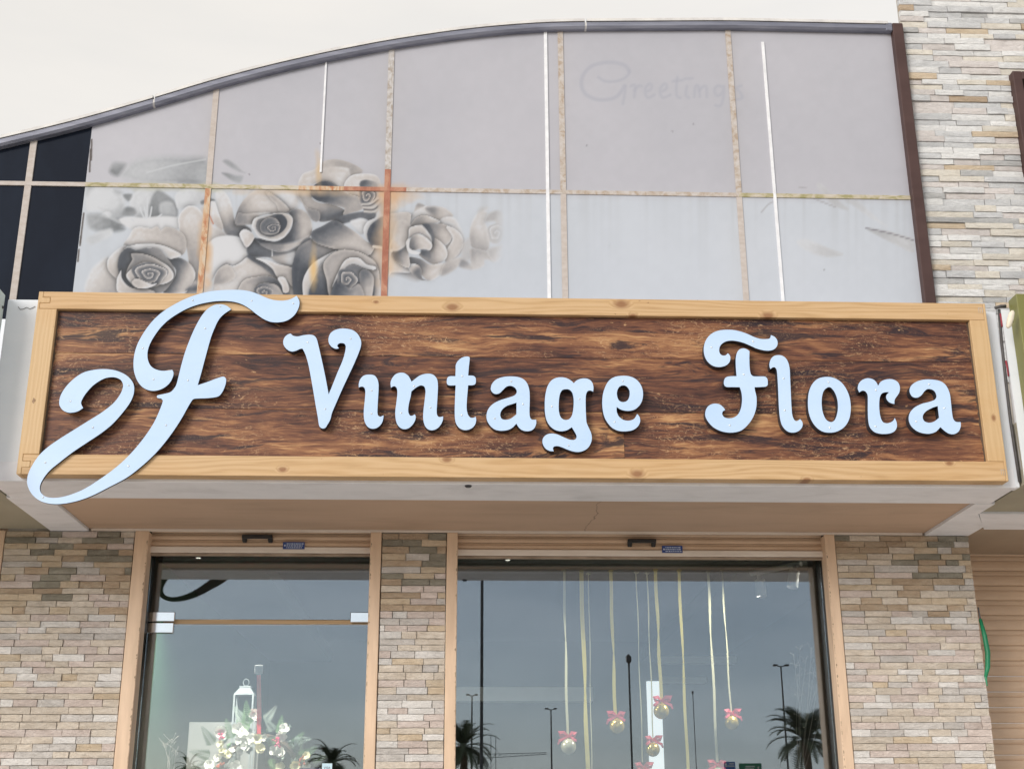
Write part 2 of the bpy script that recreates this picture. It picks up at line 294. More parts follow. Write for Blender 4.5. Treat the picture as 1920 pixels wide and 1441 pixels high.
# ------------------------------------------------------------------ building blocks
ORG = {}
class MB:
    def __init__(s): s.v = []; s.f = []; s.mi = []
    def add(s, v, f, mi=0):
        o = len(s.v); s.v += [tuple(map(float, p)) for p in v]; s.f += [tuple(i+o for i in q) for q in f]; s.mi += [mi]*len(f); return s
    def box(s, x0, x1, y0, y1, z0, z1, mi=0):
        v = [(x, y, z) for z in (z0, z1) for y in (y0, y1) for x in (x0, x1)]
        return s.add(v, [(0, 2, 3, 1), (4, 5, 7, 6), (0, 1, 5, 4), (2, 6, 7, 3), (0, 4, 6, 2), (1, 3, 7, 5)], mi)
    def prism(s, poly, y0, y1, mi=0):                      # poly in x,z counter-clockwise seen from the street
        n = len(poly); v = [(p[0], y0, p[1]) for p in poly]+[(p[0], y1, p[1]) for p in poly]
        f = [tuple(range(n)), tuple(range(2*n-1, n-1, -1))]+[(i+n, (i+1) % n+n, (i+1) % n, i) for i in range(n)]
        return s.add(v, f, mi)
    def tube(s, pts, r, seg=8, mi=0, cap=True):
        pts = [Vector(p) for p in pts]; rs = r if hasattr(r, '__len__') else [r]*len(pts); rings = []
        for i, p in enumerate(pts):
            d = (pts[min(i+1, len(pts)-1)]-pts[max(i-1, 0)]).normalized(); a = Vector((0, 0, 1)) if abs(d.z) < .9 else Vector((1, 0, 0))
            u = d.cross(a).normalized(); w = d.cross(u)
            rings.append([p+(u*math.cos(t)+w*math.sin(t))*rs[i] for t in [2*math.pi*k/seg for k in range(seg)]])
        v = [q for rg in rings for q in rg]
        f = [(i*seg+k, i*seg+(k+1) % seg, (i+1)*seg+(k+1) % seg, (i+1)*seg+k) for i in range(len(pts)-1) for k in range(seg)]
        if cap: f += [tuple(range(seg-1, -1, -1)), tuple((len(pts)-1)*seg+k for k in range(seg))]
        return s.add(v, f, mi)
    def lathe(s, prof, c, seg=20, mi=0):                    # prof: (radius, z)
        n = len(prof); v = [(c[0]+r*math.cos(2*math.pi*k/seg), c[1]+r*math.sin(2*math.pi*k/seg), c[2]+z) for r, z in prof for k in range(seg)]
        f = [(i*seg+k, i*seg+(k+1) % seg, (i+1)*seg+(k+1) % seg, (i+1)*seg+k) for i in range(n-1) for k in range(seg)]
        f += [tuple(range(seg-1, -1, -1)), tuple((n-1)*seg+k for k in range(seg))]
        return s.add(v, f, mi)
    def ribbon(s, pts, w, nrm=(0, -1, 0), th=.0012, mi=0):
        pts = [Vector(p) for p in pts]; nv = Vector(nrm); ws = w if hasattr(w, '__len__') else [w]*len(pts); v = []; n = len(pts)
        for i, p in enumerate(pts):
            d = (pts[min(i+1, n-1)]-pts[max(i-1, 0)]).normalized(); u = d.cross(nv).normalized()*ws[i]/2; q = u.cross(d).normalized()*th/2
            v += [p-u-q, p+u-q, p+u+q, p-u+q]
        f = []
        for i in range(n-1):
            a = i*4; b = a+4; f += [(a+k, a+(k+1) % 4, b+(k+1) % 4, b+k) for k in range(4)]
        f += [(3, 2, 1, 0), tuple(4*(n-1)+k for k in range(4))]
        return s.add(v, f, mi)
    def build(s, name, mats, parent=None, bevel=0, smooth=False, origin=None):
        v = np.array(s.v); o = np.array(origin) if origin is not None else (v.min(0)+v.max(0))/2
        me = bpy.data.meshes.new(name); me.from_pydata([tuple(p) for p in v-o], [], s.f)
        for m in ([mats] if isinstance(mats, str) else mats): me.materials.append(MATS[m])
        me.polygons.foreach_set('material_index', s.mi)
        bm = bmesh.new(); bm.from_mesh(me); bmesh.ops.recalc_face_normals(bm, faces=bm.faces[:])
        if bevel: bmesh.ops.bevel(bm, geom=[e for e in bm.edges if e.is_manifold and e.calc_face_angle(0) > .5], offset=bevel, segments=1, affect='EDGES', clamp_overlap=True)
        bm.to_mesh(me); bm.free()
        if smooth: me.polygons.foreach_set('use_smooth', [True]*len(me.polygons))
        return link(name, me, o, parent)
def link(name, data, world_origin, parent=None):
    ob = bpy.data.objects.new(name, data); COL.objects.link(ob); o = np.array(world_origin, float); ORG[ob.name] = o
    if parent is not None: ob.parent = parent; ob.location = o-ORG[parent.name]
    else: ob.location = o
    return ob
def tag(o, label, cat, group=None):
    o['label'] = label; o['category'] = cat
    if group: o['group'] = group
    return o
def thing(name, label, cat, loc, group=None): return tag(link(name, None, loc), label, cat, group)
def structure(o): o['kind'] = 'structure'; return o
def B(x0, x1, y0, y1, z0, z1): return MB().box(x0, x1, y0, y1, z0, z1)
def smooth_loop(spec, sc=1.0, ox=0.0, oy=0.0, step=5.0):
    """closed outline through points 'x,y'; a star marks a sharp corner"""
    P = []; C = []
    for w in spec.split():
        c = w.endswith('*'); x, y = w.rstrip('*').split(','); P.append((ox+float(x)/sc, oy+float(y)/sc)); C.append(c)
    P = np.array(P); n = len(P); out = []
    T = np.zeros_like(P)
    for i in range(n): T[i] = (P[(i+1) % n]-P[i-1])/2
    for i in range(n):
        j = (i+1) % n; a, b = P[i], P[j]; L = np.linalg.norm(b-a)
        ta = (b-a)*.8 if C[i] else T[i]*min(1, L/(np.linalg.norm(T[i])+1e-9)); tb = (b-a)*.8 if C[j] else T[j]*min(1, L/(np.linalg.norm(T[j])+1e-9))
        k = max(2, int(L/step)+1)
        for q in range(k):
            t = q/k; h = (2*t**3-3*t*t+1)*a+(t**3-2*t*t+t)*ta+(-2*t**3+3*t*t)*b+(t**3-t*t)*tb; out.append(h)
    return np.array(out)

# ------------------------------------------------------------------ the ground, the road
structure(B(-60, 60, -3.0, 7.6, -.3, .0).build('forecourt_pavement', 'paving'))
structure(B(-300, 300, -3.16, -3.0, -.3, -.002).build('kerb', 'kerb', bevel=.02))
structure(B(-300, 300, -17, -3.16, -.3, -.13).build('road', 'asphalt'))
for i in range(14):
    structure(B(-41+i*6, -38+i*6, -10.1, -9.95, -.13, -.126).build('lane_marking', 'road_paint'))
structure(B(-300, 300, -17.16, -17, -.3, -.002).build('kerb', 'kerb', bevel=.02))
structure(MB().add([(-1500, -1500, -.32), (1500, -1500, -.32), (1500, 1500, -.32), (-1500, 1500, -.32)], [(0, 1, 2, 3)]).build('ground', 'sand'))
structure(B(-300, 300, -90, -17.16, -.31, -.01).build('far_verge', 'sand'))

# ------------------------------------------------------------------ stone cladding
def stone(name, x0, x1, z0, z1, y, prot, parent, m, rug, mb=None):
    nx = max(2, int((x1-x0)/.05)+1); nz = 2; own = mb is None; mb = mb or MB(); v = []; r = random.random
    g = .0011+r()*.0009; x0 += g; x1 -= g; z0 += g*.8; z1 -= g*.8
    tilt = (r()-.5)*rug*.9; tz = (r()-.5)*rug*.7
    for k in range(nz+1):
        for i in range(nx+1):
            e = (i in (0, nx))+(k in (0, nz)); xx = x0+(x1-x0)*i/nx+((r()-.5)*.004 if 0 < i < nx else (r()-.5)*.0022)
            zz = z0+(z1-z0)*k/nz+(r()-.5)*(.0022 if e else .004)
            v.append((xx, y-prot-tilt*(i/nx-.5)-tz*(k/nz-.5)+(.35*rug*r() if e else -.4*rug*r()), zz))
    n = len(v); w = nx+1; f = [(k*w+i, k*w+i+1, (k+1)*w+i+1, (k+1)*w+i) for k in range(nz) for i in range(nx)]
    loop = list(range(w))+[k*w+nx for k in range(1, nz+1)]+[nz*w+i for i in range(nx-1, -1, -1)]+[k*w for k in range(nz-1, 0, -1)]
    v += [(v[i][0], y+.004, v[i][2]) for i in loop]; L = len(loop)
    f += [(loop[(i+1) % L], loop[i], n+i, n+(i+1) % L) for i in range(L)]
    mb.add(v, f)
    if own: return mb.build(name, m, parent)
def clad(parent, x0, x1, z0, z1, course, lens, y, pick, prot, rug, hide=None, skip=None):
    z = z1; stuff = MB(); cnt = 0
    while z > z0+.008:
        h = course*random.uniform(.86, 1.14); zb = max(z-h, z0); x = x0-random.uniform(0, lens[0]*.8); merged = 0
        while x < x1-.012:
            ln = random.triangular(lens[0], lens[1], lens[0]*.6+lens[1]*.4); a = max(x, x0); b = min(x+ln, x1); x += ln
            if x1-x < .03: b = x1; x = x1
            if b-a < .014 or (skip and skip(a, b, zb, z)): continue
            if skip and skip(a-.001, b+.001, zb, z): continue
            m = pick(z, (a+b)/2)
            if hide and hide(a, b, zb, z): stone('s', a, b, zb, z, y, prot(), parent, m, rug, stuff)
            else: stone('stone', a, b, zb, z, y, prot(), parent, m, rug); cnt += 1
        z = zb
    return stuff, cnt
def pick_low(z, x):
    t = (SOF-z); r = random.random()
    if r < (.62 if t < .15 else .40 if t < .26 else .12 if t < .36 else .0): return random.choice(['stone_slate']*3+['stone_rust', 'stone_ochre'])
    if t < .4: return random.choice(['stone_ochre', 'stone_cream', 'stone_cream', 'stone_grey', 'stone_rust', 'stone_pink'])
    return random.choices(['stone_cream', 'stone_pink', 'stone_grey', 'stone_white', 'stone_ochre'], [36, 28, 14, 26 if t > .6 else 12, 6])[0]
PIERS = [(-2.285, -1.640, 'stone clad pier left of the glass door, cut by the picture edge'),
         (-.386, -.058, 'narrow stone clad pier between the glass door and the wide window'),
         (1.957, 2.663, 'wide stone clad pier right of the window, with a green hose on its edge')]
for (a, b, lab) in PIERS:
    t = thing('stone_pier', lab, 'pier', ((a+b)/2, WALL+.2, 0), 'stone clad piers of the shopfront')
    B(a+.004, b-.004, WALL+.012, WALL+.55 if b < 2 else WALL+.50, 0, SOF+.3).build('core', 'mortar', t)
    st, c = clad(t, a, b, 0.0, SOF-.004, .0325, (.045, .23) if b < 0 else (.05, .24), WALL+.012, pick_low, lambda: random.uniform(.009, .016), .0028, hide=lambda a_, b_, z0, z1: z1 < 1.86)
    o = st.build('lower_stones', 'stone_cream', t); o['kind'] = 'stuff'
    if b > 2:                                        # the side of the pier, turned to the neighbour's recess
        pass

# ------------------------------------------------------------------ upper glazed wall with the arched top
TOPPX = [(0, 279), (90, 258), (172, 237), (290, 203), (400, 169), (505, 141), (610, 117), (733, 93), (860, 74), (960, 64), (1050, 59), (1180, 58), (1366, 59), (1530, 60), (1700, 62)]
tp = np.array([aty(x, y, WALL)[[0, 2]] for x, y in TOPPX]); sl = (tp[1, 1]-tp[0, 1])/(tp[1, 0]-tp[0, 0])
tp[-3:, 1] = tp[-3:, 1].mean(); tp = np.vstack([[tp[0, 0]-3, tp[0, 1]-3*sl*1.02], tp])
def ztop(x):
    x = np.asarray(x, float); return sum(np.interp(x+d, tp[:, 0], tp[:, 1]) for d in (-.12, -.06, 0, .06, .12))/5
XM = [float(aty(x, y, WALL)[0]) for x, y in ((64, 264), (391, 350), (728, 300), (1055, 300), (1381, 300))]
XM = [XM[0]-1.0]+XM; XR = 2.573; ZT = 5.010; ZB = 3.7; FILM = float(aty(155, 390, WALL)[0])
gw = thing('arched_glazed_wall', 'glazed upper wall with arched top and faded printed film behind the sign', 'glazed wall', (0, WALL, ZB))
mb = MB(); xs = np.linspace(-5.4, 2.60, 60)
mb.prism([(-5.4, 3.2), (2.60, 3.2)]+[(x, float(ztop(x))+.02) for x in xs[::-1]], WALL+.03, 13.5)
mb.build('backing_wall', 'dark_void', gw)
# --- the printed film: a faded monochrome bouquet, drawn here and kept as colour on the film
CX0, CY0, CX1, CY1, CS = 120, 40, 1740, 575, .95
Wc, Hc = int((CX1-CX0)*CS), int((CY1-CY0)*CS)
GX, GY = np.meshgrid(CX0+(np.arange(Wc)+.5)/CS, CY0+(np.arange(Hc)+.5)/CS)
def vnoise(sc, seed, oct=4):
    r = np.random.default_rng(seed); out = np.zeros((Hc, Wc)); amp = 1; tot = 0
    for o in range(oct):
        s = sc/2**o; gx, gy = GX/s, GY/s; n = r.random((int((CY1)/s)+3, int((CX1)/s)+3)); ix, iy = gx.astype(int), gy.astype(int); fx, fy = gx-ix, gy-iy
        fx = fx*fx*(3-2*fx); fy = fy*fy*(3-2*fy)
        out += amp*((n[iy, ix]*(1-fx)+n[iy, ix+1]*fx)*(1-fy)+(n[iy+1, ix]*(1-fx)+n[iy+1, ix+1]*fx)*fy); tot += amp; amp *= .5
    return out/tot
CAN = np.empty((Hc, Wc, 3)); low = np.clip((GY-(345+.017*GX))/25+.5, 0, 1)[..., None]
CAN[:] = np.array([190, 189, 197])*(1-low)+np.array([198, 203, 212])*low
CAN += ((vnoise(260, 1)-.5)*16)[..., None]*np.array([1, .9, .85])+((vnoise(14, 2)-.5)*5)[..., None]
ycol = np.interp(GX[0], [120, 1740], [345, 373]); ncol = np.interp(GX[0], np.arange(100, 1760, 7), np.random.default_rng(5).random(len(np.arange(100, 1760, 7))))
CAN -= (np.clip(ncol-.45, 0, 1)[None, :]*22*np.exp(-np.clip(GY-ycol[None, :], 0, 999)/70)*(GY > ycol[None, :]))[..., None]*np.array([.75, .85, 1.0])      # dirt washed down from the transom
for xm, w_ in ((391, 16), (728, 18), (1055, 14), (1381, 14)): CAN -= (6*np.exp(-np.abs(GX-xm-.035*(GX-960)*(GY-300)/500)/w_)*(.4+vnoise(40, int(xm), 2)))[..., None]*np.array([.6, .8, 1.2])
GRAIN = (vnoise(5, 3, 2)-.5); SOFTN = (vnoise(28, 4, 3)-.5)
PS = np.array([0, .22, .45, .68, .86, 1.0]); PC = np.array([(62, 67, 78), (98, 100, 108), (140, 136, 137), (178, 169, 164), (200, 191, 186), (213, 213, 217)], float)
PN = np.array([(70, 74, 80), (104, 108, 112), (140, 143, 147), (170, 173, 178), (190, 192, 197), (207, 209, 214)], float); COOL = 1.0; INK = np.zeros((Hc, Wc))
def pal(g): g = np.clip(g, 0, 1); Q = PC*(1-COOL)+PN*COOL; return np.stack([np.interp(g, PS, Q[:, k]) for k in range(3)], -1)
def window(pts, m):
    x0, y0 = pts.min(0)-m; x1, y1 = pts.max(0)+m
    i0, i1 = max(0, int((x0-CX0)*CS)), min(Wc, int((x1-CX0)*CS)+2); j0, j1 = max(0, int((y0-CY0)*CS)), min(Hc, int((y1-CY0)*CS)+2)
    return (slice(j0, j1), slice(i0, i1)) if i1 > i0 and j1 > j0 else None
def sdist(pts, w, closed=True):
    X, Y = GX[w], GY[w]; D = np.full(X.shape, 1e9); ins = np.zeros(X.shape, bool); n = len(pts)
    for i in range(n if closed else n-1):
        (ax, ay), (bx, by) = pts[i], pts[(i+1) % n]; dx, dy = bx-ax, by-ay; L = dx*dx+dy*dy+1e-9
        t = np.clip(((X-ax)*dx+(Y-ay)*dy)/L, 0, 1); D = np.minimum(D, (X-ax-t*dx)**2+(Y-ay-t*dy)**2)
        if closed and ay != by: ins ^= ((ay > Y) != (by > Y)) & (X < dx*(Y-ay)/(by-ay)+ax)
    D = np.sqrt(D); return np.where(ins, D, -D) if closed else D
REG = (0, 0, 1)
def petal(spec, a, ga, b, gb, rim=.14, sh=.30, al=1.0, soft=1.3, shw=3.2):
    sh = min(.6, sh*1.3)
    ox, oy, sc = REG; pts = smooth_loop(spec, sc, ox, oy, 6); w = window(pts, 14)
    if w is None: return
    d = sdist(pts, w); X, Y = GX[w], GY[w]
    A = np.array([ox+a[0]/sc, oy+a[1]/sc]); Bp = np.array([ox+b[0]/sc, oy+b[1]/sc]); v = Bp-A
    t = np.clip(((X-A[0])*v[0]+(Y-A[1])*v[1])/(v@v)+SOFTN[w]*.25, 0, 1); t = t*t*(3-2*t)
    gc = lambda q: .60+(q-.58)*1.20
    ga, gb = gc(ga), gc(gb); g = ga+(gb-ga)*t+rim*1.25*np.exp(-np.maximum(d, 0)/1.7)-.05*np.exp(-((d-7)/4)**2)+GRAIN[w]*.10
    c = CAN[w]; c *= (1-sh*(.12+.88*INK[w])*np.exp(-np.maximum(-d, 0)/shw)*(d < 0))[..., None]
    m = (np.clip(d/soft+.5, 0, 1)*al)[..., None]; CAN[w] = c*(1-m)+pal(g)*m; INK[w] = np.maximum(INK[w], m[..., 0])
def core(cx, cy, rx, ry, rot, turns, ga, gb, al=1.0, ph=0.0):
    ox, oy, sc = REG; cx, cy, rx, ry = ox+cx/sc, oy+cy/sc, rx/sc, ry/sc; w = window(np.array([[cx-rx, cy-rx], [cx+rx, cy+rx]]), 6)
    X, Y = GX[w]-cx, GY[w]-cy; c, s_ = math.cos(rot), math.sin(rot); u, v = (X*c+Y*s_)/rx, (-X*s_+Y*c)/ry
    r = np.hypot(u, v); th = np.arctan2(v, u); rr = r*(1+.07*np.sin(3*th+ph)+.05*np.sin(5*th+2*ph)+.10*SOFTN[w])
    f = (turns*rr**.8-th/(2*math.pi)+ph) % 1
    ga, gb = ga-.06, gb+.04; g = ga+(gb-ga)*f**2.0; g = np.where(f > .9, gb+.10, g)-.06*(1-r)+GRAIN[w]*.06
    m = (np.clip((1-rr)*rx/2+.2, 0, 1)*al)[..., None]; CAN[w] = CAN[w]*(1-m)+pal(g)*m
def stroke(spec, wd, col, al, soft=1.2, reg=None):
    ox, oy, sc = reg or REG; pts = np.array([[float(q) for q in p.split(',')] for p in spec.split()])/sc+[ox, oy]
    q = [pts[0]]
    for i in range(len(pts)-1):
        p0, p1, p2, p3 = pts[max(i-1, 0)], pts[i], pts[i+1], pts[min(i+2, len(pts)-1)]
        for t in (.25, .5, .75, 1): q.append(.5*(2*p1+(p2-p0)*t+(2*p0-5*p1+4*p2-p3)*t*t+(3*p1-p0-3*p2+p3)*t**3))
    q = np.array(q); w = window(q, wd+6); d = sdist(q, w, False)
    m = (np.clip((wd-d)/soft+.5, 0, 1)*al)[..., None]; CAN[w] = CAN[w]*(1-m)+np.array(col, float)*m
# leaves and petals out of focus, upper left
REG = (160, 240, 6.4)
petal('470,500 600,390 900,340 1200,350 1460,380 1480,660 1100,670 700,665 420,580', (700, 400), .76, (1300, 640), .55, 0, 0, .9, 14)
stroke('740,535 900,490 1100,440 1440,378', 1.6, (200, 203, 208), .6, 2)
petal('290,530 330,420 400,410 490,430 440,520 380,580', (330, 400), .58, (340, 540), .38, 0, 0, .85, 8)
petal('1120,655 1250,590 1340,500 1460,420 1470,660', (1300, 520), .70, (1200, 650), .45, 0, 0, .6, 10)
petal('1650,400 1700,380 1800,440 1880,520 1920,540 1840,520 1740,470', (1700, 400), .45, (1880, 520), .55, 0, 0, .7, 5)
petal('1640,540 1720,545 1800,570 1890,580 1860,660 1780,640 1700,590', (1680, 550), .40, (1850, 620), .60, 0, 0, .85, 5)
petal('20,700 200,690 380,740 470,860 450,1000 300,1050 150,1000 10,980', (120, 760), .97, (440, 900), .86, 0, .1, .9, 8)
petal('540,840 640,740 760,715 880,760 940,900 860,1060 700,1080 600,1060 540,960', (620, 800), .92, (820, 1000), .72, 0, .2, .9, 6)
petal('450,800 560,795 540,860 510,880', (500, 800), .40, (520, 870), .45, 0, 0, .95, 4)
petal('435,1045 460,970 510,945 580,960 615,1000 590,1050 500,1060', (500, 960), .35, (540, 1050), .48, 0, 0, .95, 5)
petal('770,1060 780,880 860,745 980,800 1080,900 1100,1060 940,1070', (860, 780), .50, (900, 1060), .36, 0, 0, .95, 5)
petal('890,920 960,880 1060,900 1090,960 1080,1075 920,1070', (960, 900), .78, (1000, 1060), .70, 0, 0, .9, 6)
petal('1080,800 1180,730 1340,720 1480,740 1520,820 1400,900 1200,960 1110,970 1080,880', (1200, 760), .95, (1340, 900), .82, 0, .25, .95, 4)
petal('40,1050 150,1030 260,1060 420,1110 480,1160 300,1230 120,1230 60,1140', (100, 1060), .60, (350, 1180), .38, 0, 0, .85, 9)
petal('60,1180 250,1000 400,1100 540,1160 420,1150 250,1080', (120, 1040), .90, (420, 1120), .95, 0, .1, .8, 6)
petal('330,1000 440,900 470,1040 420,1120 300,1080', (360, 960), .70, (420, 1080), .55, 0, 0, .7, 8)
petal('600,1060 700,1000 760,1060 720,1140 620,1120', (640, 1040), .60, (720, 1100), .66, 0, 0, .6, 6)
petal('20,690 120,690 60,760 10,820', (40, 700), .62, (60, 780), .70, 0, 0, .7, 8)
petal('340,740 460,770 400,800', (360, 750), .60, (430, 780), .66, 0, 0, .7, 6)
petal('1380,880 1500,840 1560,870 1500,880 1400,920', (1400, 890), .34, (1540, 860), .40, 0, 0, .9, 3)
# big rose, lower left
COOL = .30
REG = (150, 380, 7.111)
COOL = 1.0
petal('100,160 300,170 430,260 600,350 450,390 420,330 330,290 220,360 120,330', (150, 180), .60, (560, 340), .30, 0, 0, .8, 8)
petal('90,470 400,340 430,430 150,560', (150, 500), .80, (400, 360), .92, 0, 0, .8, 6)
COOL = .30
petal('520,220 640,190 850,200 1100,180 1320,210 1340,330 1100,400 700,360 590,300', (700, 220), .98, (1200, 300), 1.0, 0, .1, .95, 4)
for q in ('895,200 895,90 900,-60', '860,210 820,130 800,70', '880,210 870,120 860,60', '930,200 945,130 955,60', '1030,195 1085,160', '720,250 690,220'): stroke(q, 1.4, (203, 206, 212), .95)
petal('1310,200 1370,100 1450,40 1560,60 1650,180 1700,420 1660,700 1600,1000 1630,1200 1400,1200 1450,900 1420,600 1330,380', (1450, 100), .86, (1480, 820), .55, .12, .2)
petal('580,570 650,450 720,340 830,325 960,345 1030,310 1080,375 1140,320 1300,365 1400,450 1415,620 1350,700 1150,650 1000,570 750,570', (720, 540), .86, (1330, 460), .66, .06, .18)
petal('80,1200 130,930 250,790 370,720 400,850 490,1000 520,1200', (150, 900), .92, (480, 1120), .60, .02, .05, .9, 6)
petal('620,570 500,620 380,740 360,840 400,930 500,1010 540,860 580,700', (440, 650), .90, (510, 960), .74, .1, .35)
petal('1150,740 1330,735 1450,800 1525,900 1535,1000 1470,1120 1400,1200 1110,1200 1230,1050 1280,900', (1270, 860), .20, (1500, 960), .80, .12, .3)
petal('590,610 750,555 1000,550 1160,590 1350,690 1260,740 1180,745 1100,650 900,605 760,630 680,605', (700, 570), .95, (1300, 690), .86, .08, .35)
petal('640,600 540,680 505,800 510,900 545,1000 600,1100 680,1160 820,1200 1080,1200 1190,1110 1270,950 1240,850 1170,745 1060,625 900,602 750,632', (560, 800), .10, (1100, 700), .46, 0, .3)
petal('490,1030 520,950 550,900 555,1000 640,1110 760,1150 900,1150 1000,1200 520,1200', (540, 950), .86, (800, 1180), .66, .12, .3)
petal('680,680 800,675 950,715 1080,785 1180,850 1245,940 1240,1010 1150,1075 1020,1085 1100,960 1080,850 960,800 820,795 730,850 680,910 610,970 640,860 700,750', (720, 760), .45, (1180, 950), .80, .2, .45)
petal('615,965 690,880 820,798 960,800 1080,850 1110,960 1040,1080 900,1135 800,1142 720,1105 660,1050', (700, 1080), .80, (950, 860), .32, .22, .45)
core(925, 955, 235, 165, .08, 3.1, .20, .80)
petal('690,1050 760,1010 860,1050 960,1085 1030,1075 960,1120 860,1145 760,1135 710,1100', (760, 1060), .72, (900, 1130), .84, .12, .35)
petal('1410,1170 1480,1090 1540,1030 1580,1090 1640,1170', (1500, 1060), .62, (1520, 1160), .20, 0, .1, .95, 4)
# middle rose
REG = (380, 330, 6.267)
petal('1120,160 1130,330 1040,420 880,420 700,170', (900, 200), .93, (1080, 380), .86, 0, .05, .8, 8)
petal('150,190 250,180 330,300 390,560 500,580 570,640 540,850 430,720 280,690 240,600 180,420', (230, 300), .92, (430, 680), .30, .05, .2, .95, 3)
petal('60,330 140,300 190,440 240,590 220,640 130,560 60,520', (120, 360), .96, (200, 600), .72, .1, .25)
petal('60,560 150,590 280,690 200,780 70,800', (100, 600), .90, (230, 700), .62, 0, .1, .8, 6)
petal('20,880 120,740 270,700 430,730 520,850 520,1000 420,1060 300,1050 180,1100 60,1300 10,1200', (200, 800), .99, (300, 1040), .93, 0, .15, 1, 3)
petal('380,570 400,430 460,310 550,210 640,155 740,165 850,230 960,320 1025,415 900,440 700,450 560,500 480,580', (680, 330), .82, (400, 520), .36, .05, .35)
petal('740,190 850,240 960,330 1020,410 900,420 870,340 800,270', (780, 220), .62, (960, 400), .68, .14, .2)
petal('385,560 420,430 480,445 600,435 800,430 650,480 590,560 500,570', (700, 450), .84, (420, 530), .42, .10, .15)
petal('520,850 600,740 720,830 900,890 1080,830 1160,780 1100,900 1090,1060 960,1050 800,960 620,950 540,940', (600, 860), .22, (950, 960), .32, 0, .1, .95, 3)
petal('800,950 900,930 1000,900 1085,890 1085,1000 1040,1050 900,1030', (850, 950), .70, (1040, 940), .95, 0, 0, .85, 5)
stroke('815,870 818,940', 1.2, (205, 206, 210), .9)
petal('1010,430 1100,385 1200,415 1265,500 1288,600 1270,700 1200,770 1100,830 1000,882 900,885 780,850 680,800 600,730 700,740 850,770 960,720 1040,620 1060,500', (1000, 640), .12, (1230, 640), .74, .14, .5)
petal('680,800 780,790 900,800 1050,780 1180,740 1270,690 1200,775 1100,832 1000,884 900,886 780,852', (900, 790), .45, (1000, 870), .80, .1, 0, .9, 6)
petal('430,680 480,625 545,640 605,700 590,765 520,840 470,775', (480, 660), .92, (580, 730), .80, .12, .45)
petal('575,600 605,500 700,475 800,448 930,432 1025,460 1058,510 1040,590 1000,660 955,722 850,762 740,752 650,712 605,640', (700, 740), .90, (980, 520), .76, .14, .5)
petal('625,590 655,510 760,488 850,448 940,455 988,510 992,570 960,630 900,680 800,718 720,700 650,650', (760, 520), .34, (920, 520), .08, 0, .1)
petal('690,660 680,560 760,490 860,500 910,580 890,660 800,690', (720, 560), .26, (860, 640), .46, .28, .3)
core(825, 615, 95, 68, -.1, 2.2, .14, .62)
# lower middle rose, cut by the sign
petal('120,1400 135,1200 190,1095 280,1035 350,1060 450,1010 520,955 620,955 760,985 900,1040 1040,1085 1065,1250 1090,1450 120,1450', (450, 1080), .84, (950, 1200), .62, .10, .4)
petal('125,1380 138,1200 195,1090 290,1038 340,1080 390,1170 350,1220 250,1262 140,1275', (330, 1150), .72, (150, 1240), .50, .10, .1)
petal('515,945 560,930 640,965 740,1030 830,1090 890,1195 800,1150 700,1070 600,1010', (560, 950), .15, (860, 1170), .30, 0, .1, .95, 3)
petal('620,965 760,985 900,1040 1045,1085 1060,1300 980,1210 880,1190 820,1090 730,1020', (700, 1000), .90, (1000, 1200), .66, .12, .35)
petal('410,1450 430,1300 500,1215 620,1185 740,1172 850,1200 950,1290 1000,1450', (480, 1260), .66, (880, 1300), .24, .16, .35)
petal('610,1450 630,1330 660,1270 780,1260 880,1290 950,1400 960,1450', (650, 1290), .22, (900, 1380), .62, .2, .35)
core(715, 1370, 110, 90, .1, 2.0, .20, .66)
petal('880,1200 960,1190 1010,1290 1010,1360 950,1370 930,1290', (900, 1220), .86, (990, 1350), .78, .12, .3)
petal('1050,1080 1150,790 1270,730 1300,1000 1180,1400 1080,1400 1060,1200', (1150, 850), .30, (1120, 1300), .16, 0, .1, .95, 3)
# upper right rose
REG = (540, 280, 5.145)
petal('100,350 140,240 260,190 330,120 450,95 560,115 640,150 720,210 600,262 560,345 480,365 330,310 220,340', (180, 280), .84, (560, 150), .62, .06, .12)
petal('310,195 450,168 600,190 605,255 545,352 470,352 400,310 300,302', (350, 220), .78, (520, 300), .88, 0, 0, .9, 3)
petal('590,180 640,150 720,210 690,240 610,255', (620, 180), .60, (690, 230), .72, 0, 0, .9, 3)
petal('540,350 600,260 700,235 850,250 900,350 890,500 850,620 740,600 690,480 600,440', (620, 300), .86, (820, 560), .68, .08, .2)
petal('695,360 700,310 760,295 850,320 860,365 770,360', (720, 310), .18, (840, 350), .55, 0, 0, .95, 3)
petal('90,390 215,380 230,470 300,515 420,530 545,585 530,640 420,685 290,690 180,560 110,480', (300, 540), .66, (330, 670), .26, .16, .2)
petal('110,450 180,560 300,600 300,690 240,690 180,600', (130, 470), .60, (260, 640), .42, .1, .2)
petal('215,420 250,350 330,305 420,318 480,365 560,420 700,470 725,570 600,615 530,630 545,570 420,532 290,500 230,460', (260, 400), .06, (640, 560), .62, .10, .35)
petal('470,655 720,600 850,620 800,690 700,660 600,700 400,740', (520, 660), .22, (780, 650), .28, 0, .1, .95, 3)
petal('600,690 720,670 770,700 720,820 640,760', (620, 690), .95, (700, 780), .92, 0, 0, .9, 3)
core(765, 450, 85, 105, .3, 2.3, .22, .80)
for q in ('720,530 800,520 870,470', '730,560 820,560 890,500', '740,600 830,600 900,540'): stroke(q, 2.0, (196, 192, 190), .9); 
for q in ('725,545 800,540 870,490', '735,580 830,580 895,520'): stroke(q, 1.5, (96, 94, 98), .8)
petal('870,500 960,485 1030,500 1060,570 1000,620 900,620', (900, 500), .62, (1020, 560), .88, .05, .1, .85, 5)
